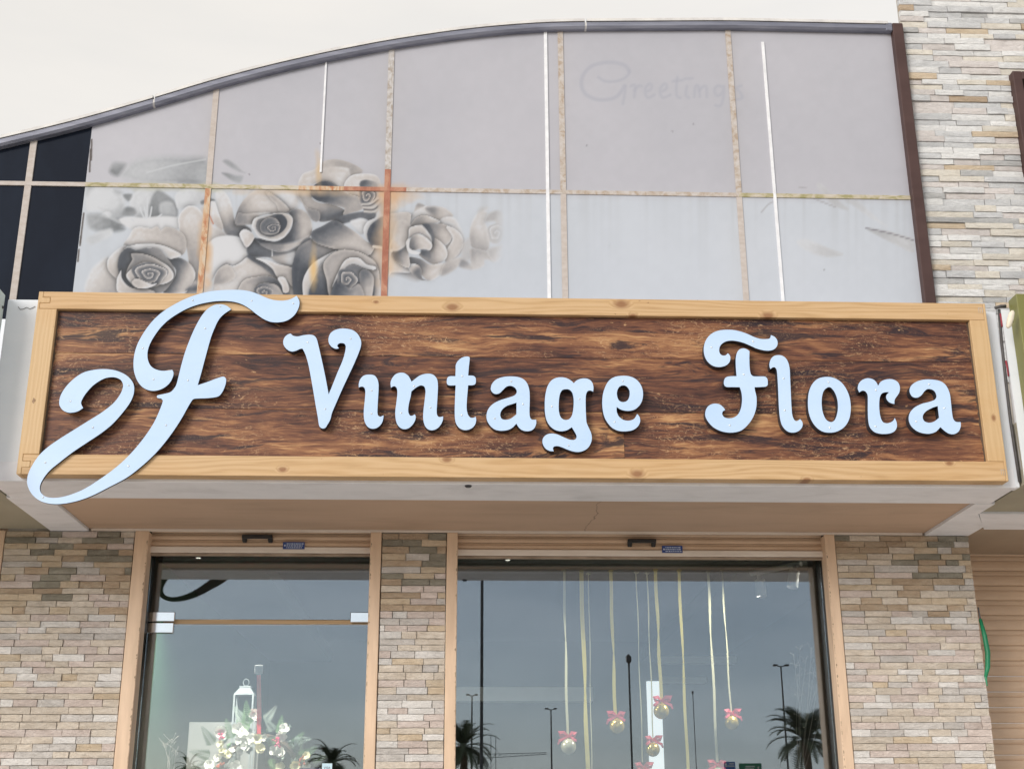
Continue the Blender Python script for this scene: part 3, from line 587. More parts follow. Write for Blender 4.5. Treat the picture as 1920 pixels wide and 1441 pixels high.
# lower right rose, cut by the sign
petal('230,860 300,800 500,900 520,965 430,1010 330,1060 230,1110 160,1230 150,1400 60,1400 40,1150 100,950', (300, 950), .46, (120, 1200), .12, 0, .2)
petal('600,1010 760,1000 850,900 920,1000 900,1250 860,1450 800,1450', (820, 960), .70, (850, 1250), .88, .05, .2)
petal('225,800 330,740 450,685 560,740 680,820 760,890 835,930 800,1010 760,1022 640,985 520,972 380,942 250,892', (420, 700), .20, (560, 950), .76, .10, .4)
petal('150,1420 145,1260 220,1120 330,1040 470,975 370,1075 280,1175 230,1270 190,1420', (330, 1060), .93, (180, 1340), .84, .08, .3)
petal('200,1430 280,1180 340,1105 380,1250 430,1430', (320, 1150), .42, (280, 1370), .10, .08, .3)
petal('340,1110 420,1010 520,968 650,980 750,1020 850,1100 885,1250 870,1450 720,1450 430,1450 370,1250', (480, 1020), .62, (830, 1200), .74, .12, .4)
petal('425,1330 480,1190 560,1062 680,1048 760,1110 845,1130 845,1160 760,1155 640,1105 560,1135 500,1235', (520, 1120), .84, (780, 1130), .90, .12, .4)
petal('430,1340 520,1175 620,1108 740,1150 805,1190 835,1260 800,1450 430,1450', (600, 1150), .34, (480, 1380), .10, .05, .2)
petal('690,1190 740,1155 800,1190 830,1250 800,1450 720,1450', (700, 1220), .30, (810, 1330), .72, .10, .3)
core(570, 1255, 105, 110, .5, 2.2, .22, .78)
petal('450,1300 520,1290 600,1340 690,1300 720,1450 430,1450', (480, 1330), .14, (660, 1420), .56, .06, .25)
# right hand rose
REG = (670, 340, 6.5517)
def fade_right(x0, x1):
    pass
keep = CAN.copy()
petal('420,1110 640,1090 760,1205 700,1215 560,1160', (500, 1100), .42, (700, 1200), .60, 0, 0, .7, 10)
petal('430,860 480,990 620,1060 650,1120 420,1120 380,1180 330,1200', (430, 920), .94, (560, 1090), .86, .05, .2)
petal('690,370 750,265 830,300 960,305 1080,330 1180,420 1080,490 900,480 720,470 640,545 640,430', (720, 420), .92, (1000, 350), .80, .06, .2, 1, 3)
petal('740,270 830,300 760,330 700,370', (750, 280), .50, (740, 350), .70, 0, 0, .9, 3)
petal('840,330 950,312 1070,360 1130,470 1020,475 900,400', (870, 340), .40, (1090, 450), .86, 0, 0, .9, 6)
petal('1000,500 1180,440 1300,640 1310,800 1220,930 1090,990 1080,800', (1180, 600), .90, (1150, 940), .76, .04, .15, .95, 4)
petal('640,600 690,480 760,428 850,420 1000,480 1020,500 900,525 780,535', (740, 470), .52, (900, 510), .80, .18, .3)
petal('790,540 930,515 1130,550 1165,680 1080,790 940,690', (860, 560), .34, (1120, 650), .82, .08, .25)
petal('1090,560 1180,570 1280,660 1300,780 1220,920 1085,985 1095,850 1170,700', (1120, 640), .84, (1200, 900), .80, .08, .2)
petal('930,690 1080,800 1095,940 960,1022 830,965 750,880 880,840', (860, 860), .46, (1050, 880), .84, .10, .25)
petal('640,930 780,955 900,1022 1075,1000 1065,1100 940,1205 860,1215 760,1115 650,1010', (740, 980), .34, (980, 1100), .84, .08, .3)
petal('1070,1010 1250,930 1290,950 1200,1080 1030,1160', (1250, 950), .78, (1060, 1130), .58, .04, .1, .9, 5)
petal('640,1030 700,1010 780,1060 800,1190 880,1220 760,1205 640,1090', (680, 1030), .86, (740, 1110), .34, .16, .2)
petal('430,860 600,775 625,870 645,1000 625,1065 470,985', (450, 900), .16, (620, 960), .72, .12, .35)
petal('75,590 130,490 250,445 400,400 560,375 660,385 640,450 300,470 160,560 120,650 150,740 200,800 110,710', (100, 560), .93, (560, 390), .86, .06, .25)
petal('120,640 160,540 230,480 330,420 450,390 560,380 650,392 650,520 630,650 610,760 540,830 440,858 320,825 200,800 140,740', (190, 620), .14, (480, 600), .74, .04, .2)
petal('430,720 480,500 560,470 640,520 630,660 600,770 540,835 440,855', (470, 800), .84, (560, 520), .72, .06, .06, .7, 6)
stroke('200,800 300,815 420,850', 2.6, (205, 202, 200), .95); stroke('395,830 410,770 430,720', 1.8, (200, 196, 190), .9)
petal('630,600 660,560 800,540 880,640 920,720 900,790 860,730 780,650 690,660 640,700', (680, 600), .80, (880, 720), .86, .12, .4)
petal('800,535 880,528 950,680 930,760 890,640', (820, 550), .16, (930, 680), .30, 0, 0, .95, 3)
petal('635,810 670,680 760,648 860,700 922,780 880,852 760,830 690,850', (650, 790), .34, (830, 760), .84, .12, .4)
petal('600,740 640,700 640,820 700,850 780,880 700,900 620,860', (620, 760), .86, (720, 880), .92, .05, .25)
petal('780,840 880,850 900,940 800,910', (800, 850), .16, (880, 910), .36, 0, 0, .9, 3)
petal('1380,690 1390,560 1430,450 1510,360 1600,380 1570,490 1610,600 1625,740 1600,845 1520,845 1400,800', (1560, 560), .86, (1400, 770), .62, .05, .2, .95, 3)
petal('1500,330 1560,310 1620,330 1560,380 1480,400', (1520, 340), .66, (1560, 380), .86, 0, 0, .6, 8)
petal('1570,495 1610,400 1740,355 1800,420 1800,540 1720,570 1690,490', (1640, 430), .60, (1760, 520), .82, .05, .15, .85, 5)
core(1705, 640, 110, 130, .2, 2.0, .72, .94, .75)
petal('1385,830 1480,830 1590,865 1670,985 1570,960 1555,1040 1410,1085 1390,930', (1420, 850), .58, (1500, 1050), .82, .05, .15, .9, 4)
petal('1590,850 1700,800 1800,780 1760,960 1670,985', (1640, 840), .66, (1780, 900), .90, .05, .1, .8, 6)
petal('1250,1045 1300,950 1415,1050 1400,1085', (1320, 980), .46, (1380, 1070), .70, 0, 0, .85, 5)
petal('1290,780 1380,700 1400,950 1290,960', (1320, 800), .72, (1360, 920), .64, 0, .1, .6, 6)
fr = np.clip((GX-840)/110, 0, 1)[..., None]*.32; fr2 = np.clip((GX-922)/26, 0, 1)[..., None]; fr = np.maximum(fr, fr2)
up_ = np.clip((405-GY)/40, 0, 1)[..., None]*np.clip((GX-810)/40, 0, 1)[..., None]*.45; fr = np.maximum(fr, up_)
CAN[:] = CAN*(1-fr)+keep*fr
# faint leaves on the right
COOL = .8
REG = (1000, 30, 2.526)
petal('1245,1070 1290,1055 1400,1100 1470,1130 1380,1140 1290,1110', (1270, 1070), .94, (1400, 1120), .80, 0, 0, .75, 3)
petal('1575,1005 1660,1015 1740,1035 1800,1060 1800,1120 1740,1095 1650,1050', (1600, 1010), .66, (1760, 1090), .86, 0, 0, .8, 3)
petal('1340,800 1360,790 1430,860 1495,915 1460,915 1400,880', (1350, 800), .84, (1440, 890), .76, 0, 0, .7, 3)
petal('1480,870 1540,880 1620,950 1680,1000 1600,960 1530,910', (1500, 880), .78, (1640, 980), .92, 0, 0, .6, 3)
for q in ('1575,1005 1650,1020 1730,1040 1800,1062',): stroke(q, 1.2, (120, 116, 122), .7)
for q in ('1080,930 1110,895 1135,880', '1258,810 1292,815', '1330,865 1430,905'): stroke(q, 1.3, (160, 157, 160), .6)
# ghost of a greeting in script
GR = (1060, 90, 5.333)
for q in ('640,240 600,180 500,148 380,150 260,185 180,270 160,370 200,460 290,510 390,520 490,500 550,450 590,380', '330,295 400,335 500,335 590,305 635,260 640,225', '605,380 595,450 585,510 575,560',
          '655,385 690,370 695,430 690,495', '693,430 730,380 765,385', '800,440 850,420 865,380 840,360 805,400 800,460 830,500 890,470', '950,440 1000,420 1015,380 990,360 955,400 950,460 980,500 1050,470',
          '1120,295 1110,400 1115,480 1150,500', '1075,335 1165,325', '1215,385 1205,470 1235,500', '1190,310 1270,305', '1290,490 1300,390 1330,385 1345,490', '1340,430 1380,385 1410,395 1415,490',
          '1570,390 1520,380 1490,430 1520,480 1570,450 1585,385 1580,500 1550,580 1500,575', '1760,380 1715,400 1750,450 1770,500 1710,520'):
    stroke(q, 3.4 if q[0] in '636' and len(q) > 60 else 2.6, (174, 175, 187), .62, 3, GR)
REG = (0, 0, 1)
# stains: rust bleeding from the joints, moss, bare peeled edge
def stain(x, y, rx, ry, col, al, seed):
    w = window(np.array([[x-rx, y-ry], [x+rx, y+ry]]), 4); d = np.hypot((GX[w]-x)/rx, (GY[w]-y)/ry)+(SOFTN[w])*1.0
    m = (np.clip(1-d, 0, 1)*al)[..., None]; CAN[w] = CAN[w]*(1-m)+np.array(col, float)*m
stain(385, 470, 16, 85, (208, 160, 112), .9, 1); stain(724, 450, 26, 110, (214, 178, 140), .75, 2); stain(735, 365, 60, 26, (214, 170, 130), .8, 3)
stain(560, 358, 120, 12, (214, 184, 150), .8, 4); stain(392, 352, 40, 12, (180, 178, 140), .7, 5); stain(300, 350, 90, 10, (176, 176, 150), .6, 6); stain(597, 320, 10, 40, (214, 178, 130), .8, 7); stain(588, 500, 10, 60, (222, 182, 122), .85, 8)
for q, wd in (('383,392 380,480 376,546', 1.1), ('392,402 400,420', 1.0)): stroke(q, wd, (176, 92, 60), .8)
stroke('384,395 382,470', 2.4, (206, 150, 96), .6)
for q in ('172,262 171,300', '170,280 168,322', '157,400 150,460', '152,442 150,456', '148,468 146,490'): stroke(q, 1.6, (72, 62, 58), .85)
for x, y in ((600, 268), (467, 326), (1300, 232), (1260, 245), (1100, 272), (1545, 505), (1140, 460)): stroke('%g,%g %g,%g' % (x, y, x+1, y+2), 1.0, (120, 118, 122), .7, 1.2, (0, 0, 1))
REG = (0, 0, 1)
CAN_LIN = lin(np.clip(CAN, 0, 255))*.79
def canvas_at(px, py):
    u = np.clip((px-CX0)*CS-.5, 0, Wc-1.001); v = np.clip((py-CY0)*CS-.5, 0, Hc-1.001); i, j = u.astype(int), v.astype(int); f, g = (u-i)[..., None], (v-j)[..., None]
    return (CAN_LIN[j, i]*(1-f)+CAN_LIN[j, i+1]*f)*(1-g)+(CAN_LIN[j+1, i]*(1-f)+CAN_LIN[j+1, i+1]*f)*g
def film_pane(x0, x1, upper, dpx):
    s = dpx/290.0; nx = max(4, int((x1-x0)/s)); nz = max(4, int((1.1 if upper else .72)/s))
    X = np.linspace(x0, x1, nx+1); zb, zt = (np.full(nx+1, ZT+.004), ztop(X)) if upper else (np.full(nx+1, ZB), np.full(nx+1, ZT-.004))
    t = np.linspace(0, 1, nz+1)[:, None]; Z = zb*(1-t)+zt*t; XX = np.broadcast_to(X, Z.shape)
    P = np.stack([XX, np.full_like(Z, WALL), Z], -1).reshape(-1, 3); px, py = proj(P); c = canvas_at(px, py)
    o = P.mean(0); me = bpy.data.meshes.new('film_pane'); w = nx+1; idx = (np.arange(nz)[:, None]*w+np.arange(nx)).reshape(-1)
    F = np.stack([idx, idx+1, idx+w+1, idx+w], -1).astype(np.int32)
    me.vertices.add(len(P)); me.vertices.foreach_set('co', (P-o).astype(np.float32).ravel()); me.loops.add(F.size); me.loops.foreach_set('vertex_index', F.ravel())
    me.polygons.add(len(F)); me.polygons.foreach_set('loop_start', np.arange(0, F.size, 4, dtype=np.int32)); me.update(calc_edges=True)
    at = me.color_attributes.new('print', 'FLOAT_COLOR', 'POINT'); at.data.foreach_set('color', np.concatenate([c, np.ones((len(c), 1))], 1).astype(np.float32).ravel())
    me.materials.append(MATS['film']); ob = link('film_pane', me, o, gw)
    sm = ob.modifiers.new('thickness', 'SOLIDIFY') if False else None
    return ob
cols = [(FILM, XM[2]), (XM[2], XM[3]), (XM[3], XM[4]), (XM[4], XM[5]), (XM[5], XR)]
for i, (a, b) in enumerate(cols):
    u = film_pane(a+(.003 if i else 0), b-.003, True, (1.25, 1.25, 4, 2.2, 2.5)[i]); l = film_pane(a+(.003 if i else 0), b-.003, False, (1.0, 1.0, 1.0, 4, 1.6)[i])
    if i < 2: l['label'] = 'film printed with faded grey roses'
    if i == 3: u['label'] = 'film with the ghost of the word Greetings'
for a, b in ((XM[0]-1, XM[0]), (XM[0], XM[1]), (XM[1], FILM-.0)):
    for z0, z1 in ((ZB, ZT-.006), (ZT+.006, None)):
        mb = MB(); xx = np.linspace(a+.006, b-.0005, 6)
        poly = [(xx[0], z0), (xx[-1], z0)]+([(xx[-1], z1), (xx[0], z1)] if z1 else [(x, float(ztop(x))) for x in xx[::-1]])
        mb.prism(poly, WALL+.004, WALL+.02); o = mb.build('dark_pane', 'upper_glass', gw)
def strip(name, m, pts, w, proud=.004, back=.03):           # a bar lying along the wall through drawing points
    P = [aty(x, y, WALL) for x, y in pts]; a, b = P[0], P[-1]; x = (a[0]+b[0])/2; z0, z1 = min(a[2], b[2]), max(a[2], b[2])
    return B(x-w/2, x+w/2, WALL-proud, WALL+back, z0, z1).build(name, m, gw)
def vbar(name, x, w, z0, z1, m, proud=.005):
    mb = MB(); tz = (lambda q: float(ztop(q))+.01) if z1 is None else (lambda q: z1)
    mb.prism([(x-w/2, z0), (x+w/2, z0), (x+w/2, tz(x+w/2)), (x-w/2, tz(x-w/2))], WALL-proud, WALL+.025); return mb.build(name, m, gw)
for i, x in enumerate(XM):
    if i == 3:
        zr = float(aty(727, 318, WALL)[2])
        vbar('mullion', x, .034, zr, None, 'tape_grey'); vbar('mullion', x, .034, ZT+.013, zr, 'tape_rust'); vbar('mullion', x, .034, ZB, ZT-.013, 'tape_rust'); continue
    vbar('mullion', x, .032 if i > 1 else .036, ZT+.013, None, ('joint_tape', 'joint_tape', 'joint_tape', '', 'tape_brown', 'tape_brown')[i])
    vbar('mullion', x, .032 if i > 1 else .036, ZB, ZT-.013, ('joint_tape', 'joint_tape', 'tape_orange', '', 'joint_tape', 'joint_tape')[i])
tx = [-4.4, FILM, XM[2], float(aty(560, 355, WALL)[0]), float(aty(645, 355, WALL)[0]), float(aty(762, 360, WALL)[0]), XM[4], XM[5], XR]
for a, b, m in zip(tx[:-1], tx[1:], ('joint_tape', 'tape_moss', 'tape_moss', 'tape_orange', 'tape_rust', 'tape_brown', 'tape_brown', 'tape_moss')):
    B(a, b, WALL-.006, WALL+.025, ZT-.0125, ZT+.0125).build('transom', m, gw)
for pts, w, zs_, ze in (((606, 230), .011, ZT+.10, None), ((1026, 300), .019, ZB, None), ((1447, 300), .017, ZB, float(aty(1430, 80, WALL)[2]))):
    x = float(aty(pts[0], pts[1], WALL)[0]); vbar('seam_strip', x, w, zs_, ze, 'seam_white', .0075)
# --- the metal trim along the arch
def trim(x0, x1, m='trim_metal', y0=WALL-.030, dz0=-.004, dz1=.042, name='arch_trim'):
    mb = MB(); n = max(2, int((x1-x0)/.06)); v = []; xs = np.linspace(x0, x1, n+1)
    for x in xs:
        z = float(ztop(x)); sl = float(ztop(x+.03)-ztop(x-.03))/.06; k = math.sqrt(1+sl*sl)
        for yy, zz in ((y0, dz0), (y0-.012, dz0+.012), (y0-.012, dz1-.008), (y0, dz1), (WALL+.12, dz1), (WALL+.12, dz0)): v.append((x, yy, z+zz*k))
    f = [(i*6+k, i*6+(k+1) % 6, (i+1)*6+(k+1) % 6, (i+1)*6+k) for i in range(n) for k in range(6)]+[(0, 5, 4, 3, 2, 1), tuple(n*6+k for k in range(6))]
    return mb.add(v, f).build(name, m, gw)
J = [-5.4, float(aty(289, 190, WALL-.03)[0]), float(aty(1098, 46, WALL-.03)[0]), XR-.03]
for a, b in zip(J[:-1], J[1:]): trim(a+.006, b-.006)
for x in J[1:3]: trim(x-.0075, x+.0075, 'trim_joint', WALL-.0275, -.002, .0405, 'trim_joint')
for a, b in zip(J[:-1], J[1:]): trim(a+.006, b-.006, 'trim_joint', WALL-.036, .0425, .0455, 'trim_capping')
B(XR-.008, 2.628, WALL-.045, WALL+.10, ZB, float(ztop(2.4))+.046).build('end_post', 'brown_frame', gw, bevel=.004)
B(2.5735-.05, 2.5735-.009, WALL-.043, WALL+.1, float(ztop(2.4))-.006, float(ztop(2.4))+.048).build('trim_corner', 'trim_metal', gw, bevel=.004)

# ------------------------------------------------------------------ stone wall on the upper right with its window
uw = thing('stone_wall', 'tall grey split stone wall right of the glazed wall', 'wall', (4, WALL, 3.2))
WX, WZ1, WZ0 = 3.250, 5.835, 4.1
B(2.632, WX, WALL+.012, 13.5, 3.2, 6.10).build('wall_core', 'mortar', uw); B(2.640, 4.5, WALL+.012, WALL+.045, 6.101, 7.4).build('wall_core', 'mortar', uw); B(WX, 4.5, WALL+.012, 13.5, WZ1, 6.10).build('wall_core', 'mortar', uw)
B(4.5, 9, WALL+.012, 13.5, 3.2, 7.4).build('wall_core', 'stone_grey', uw); B(WX, 4.5, WALL+.012, 13.5, 3.2, WZ0).build('wall_core', 'mortar', uw)
pick_up = lambda z, x: random.choices(['cool_grey', 'cool_white', 'cool_cream', 'cool_pink', 'cool_dark', 'stone_ochre', 'stone_rust'], [28, 34, 14, 18, 7, 2, 1.2])[0]
hid = lambda a, b, z0, z1: a > 3.62 or z1 < 4.33 or z0 > 6.44
args = (.0385, (.09, .34), WALL+.012, pick_up, lambda: random.uniform(.006, .022), .0045, hid)
st, c = clad(uw, 2.632, WX, 3.9, WZ1, *args); st2, c2_ = clad(uw, 2.632, 4.6, WZ1, 7.4, *args); st.add(st2.v, st2.f)
o = st.build('more_stones', 'cool_grey', uw); o['kind'] = 'stuff'
print('upper stones', c+c2_)
sw = thing('side_window', 'brown framed window at the right picture edge in the stone wall', 'window', (3.9, WALL, WZ0))
for a, b, c_, d in ((WX, WX+.055, WZ0, WZ1), (4.445, 4.5, WZ0, WZ1), (WX+.055, 4.445, WZ1-.055, WZ1), (WX+.055, 4.445, WZ0, WZ0+.055)): B(a, b, WALL-.05, WALL+.1, c_, d).build('frame_bar', 'brown_frame', sw, bevel=.004)
B(WX+.055, 4.445, WALL+.03, WALL+.04, WZ0+.055, WZ1-.055).build('pane', 'window_glass', sw)
B(WX+.056, 4.444, WALL+.06, WALL+.09, WZ0+.056, WZ1-.15).build('blind', 'white_matte', sw)

# ------------------------------------------------------------------ the canopy that carries the sign
ca = thing('entrance_canopy', 'white edged canopy with tan soffit projecting over the shopfront', 'canopy', (.2, 6, SOF))
CL, CR = -2.065, 2.527
B(CL, CR, FRONT, FRONT+.06, SOF+.002, 3.905).build('fascia', 'fascia_paint', ca, bevel=.003)
B(CL, CR, FRONT+.061, WALL+.01, SOF+.09, 3.86).build('canopy_body', 'border_paint', ca)
B(CL+.02, CR-.02, FRONT-.002, 5.815, SOF-.001, SOF+.088).build('soffit_border', 'border_paint', ca, bevel=.002)
B(CL, -1.873, 5.817, WALL+.004, SOF-.002, SOF+.088).build('soffit_border', 'border_paint', ca, bevel=.002)
mb = MB(); v = [(2.434, 5.817), (2.53, 5.817), (2.53, 6.02), (2.665, 6.30), (2.665, WALL+.004), (2.434, WALL+.004)]
mb.add([(x, y, SOF-.002) for x, y in v]+[(x, y, SOF+.088) for x, y in v], [tuple(range(5, -1, -1)), tuple(range(6, 12))]+[(i, (i+1) % 6, (i+1) % 6+6, i+6) for i in range(6)]).build('soffit_border', 'border_paint', ca)
B(-1.872, 2.433, 5.816, WALL+.03, SOF+.012, SOF+.05).build('soffit_panel', 'soffit_paint', ca)
B(-1.86, 2.42, WALL-.004, WALL+.011, SOF-.001, SOF+.011).build('soffit_bead', 'rail_paint', ca)
p = atz(878, 911, SOF-.004)
MB().lathe([(.012, -.006), (.016, 0), (.016, .004)], (p[0], p[1], SOF-.003), 12).build('soffit_socket', 'screw', ca)
# neighbours' canopies
nl = thing('neighbour_canopy', 'olive soffit of the neighbouring canopy at the lower left edge', 'canopy', (-3.4, 6, SOF))
B(-4.8, CL-.003, 5.2, 5.5, SOF-.002, SOF+.09).build('soffit_border', 'border_paint', nl); B(-4.8, CL-.003, 5.501, WALL, SOF+.008, SOF+.3).build('soffit_panel', 'soffit_olive', nl)
B(-4.8, CL-.003, WALL+.001, WALL+.02, SOF+.03, 4.2).build('wall_strip', 'fascia_paint', nl)
nr = thing('neighbour_canopy', 'brown soffit of the neighbouring canopy at the right edge', 'canopy', (3.6, 6, SOF))
B(2.536, 5.0, 5.49, 6.015, SOF+.010, SOF+.3).build('soffit_panel', 'soffit_olive', nr); B(2.536, 5.0, 5.485, 5.489, SOF+.004, 3.90).build('fascia', 'fascia_paint', nr)
mb = MB(); v = [(2.533, 6.017), (5.0, 6.017), (5.0, 6.355), (2.690, 6.355), (2.668, 6.31)]
mb.add([(x, y, SOF-.001) for x, y in v]+[(x, y, SOF+.088) for x, y in v], [tuple(range(4, -1, -1)), tuple(range(5, 10))]+[(i, (i+1) % 5, (i+1) % 5+5, i+5) for i in range(5)]).build('soffit_border', 'border_paint', nr)
mb = MB(); v = [(2.692, 6.357), (5, 6.357), (5, 7.2), (2.668, 7.2), (2.668, 6.40)]
mb.add([(x, y, SOF+.006) for x, y in v]+[(x, y, SOF+.3) for x, y in v], [tuple(range(4, -1, -1)), tuple(range(5, 10))]+[(i, (i+1) % 5, (i+1) % 5+5, i+5) for i in range(5)]).build('soffit_panel', 'soffit_brown', nr)

# ------------------------------------------------------------------ the wooden sign
sg = thing('shop_sign', 'long wooden shop sign with pale blue letters and a looped emblem', 'sign', (.27, FACE+.03, 3.06))
xl, xr, zb, zt = -1.905, 2.447, 3.062, 3.916; wL, wR, hT, hB = .088, .082, .083, .090
g = .0008; BK = FRONT-.001
def board(name, poly, m): mbx = MB().prism(poly, FACE, BK); return mbx.build(name, m, sg, bevel=.0018)
t3 = hT/3; b3 = hB/3
# finger jointed corners on the left, shouldered ones on the right
board('rail', [(xl+.010, zt-hT), (xr-.012, zt-hT), (xr-.012, zt), (xl+.021, zt), (xl+.021, zt-t3), (xl+.055, zt-t3), (xl+.055, zt-2*t3), (xl+.010, zt-2*t3)], 'pine')
board('rail', [(xl+.021, zb), (xr-.012, zb), (xr-.012, zb+hB), (xl+.021, zb+hB), (xl+.021, zb+2*b3), (xl+.055, zb+2*b3), (xl+.055, zb+b3), (xl+.021, zb+b3)], 'pine')
board('stile', [(xl, zb), (xl+.021-g, zb), (xl+.021-g, zb+b3+g), (xl+.055-g, zb+b3+g), (xl+.055-g, zb+2*b3-g), (xl+.021-g, zb+2*b3-g), (xl+.021-g, zb+hB+g), (xl+wL, zb+hB+g), (xl+wL, zt-hT-g), (xl+.010-g, zt-hT-g), (xl+.010-g, zt-2*t3+g), (xl+.055-g, zt-2*t3+g), (xl+.055-g, zt-t3-g), (xl+.021-g, zt-t3-g), (xl+.021-g, zt), (xl, zt)], 'pine_upright')
board('stile', [(xr-.012+g, zb), (xr, zb), (xr, zt), (xr-.012+g, zt), (xr-.012+g, zt-hT-g), (xr-wR, zt-hT-g), (xr-wR, zb+hB+g), (xr-.012+g, zb+hB+g)], 'pine_upright')
for cx, cz in ((xr-.035, zt-.035), (xr-.03, zb+.04)):        # carved tally marks in the right corners
    mb = MB()
    for k in range(3): mb.box(cx+k*.009, cx+k*.009+.0022, FACE-.0006, FACE+.002, cz-.013+random.uniform(-.003, .003), cz+.013)
    mb.box(cx-.001, cx+.021, FACE-.0007, FACE+.002, cz+.011, cz+.0135); mb.build('carved_mark', 'tape_brown', sg)
PX0, PX1, PZ0, PZ1, PY = xl+wL-.004, xr-wR+.004, zb+hB-.004, zt-hT+.004, FACE+.026
za, zc_ = float(aty(420, 766, PY)[2]), float(aty(420, 664, PY)[2])
rows = [(PZ0, za, [PX0, float(aty(1170, 820, PY)[0]), PX1]), (za, zc_, [PX0, PX1]), (zc_, PZ1, [PX0, PX1])]
for z0, z1, xs in rows:
    for a, b in zip(xs[:-1], xs[1:]): B(a+.0003, b-.0003, PY, BK-.002, z0+.0007, z1-.0007).build('plank', 'weathered_wood', sg, bevel=.0007)
B(PX0, PX1, BK-.0019, BK, PZ0, PZ1).build('backing_board', 'grime', sg)
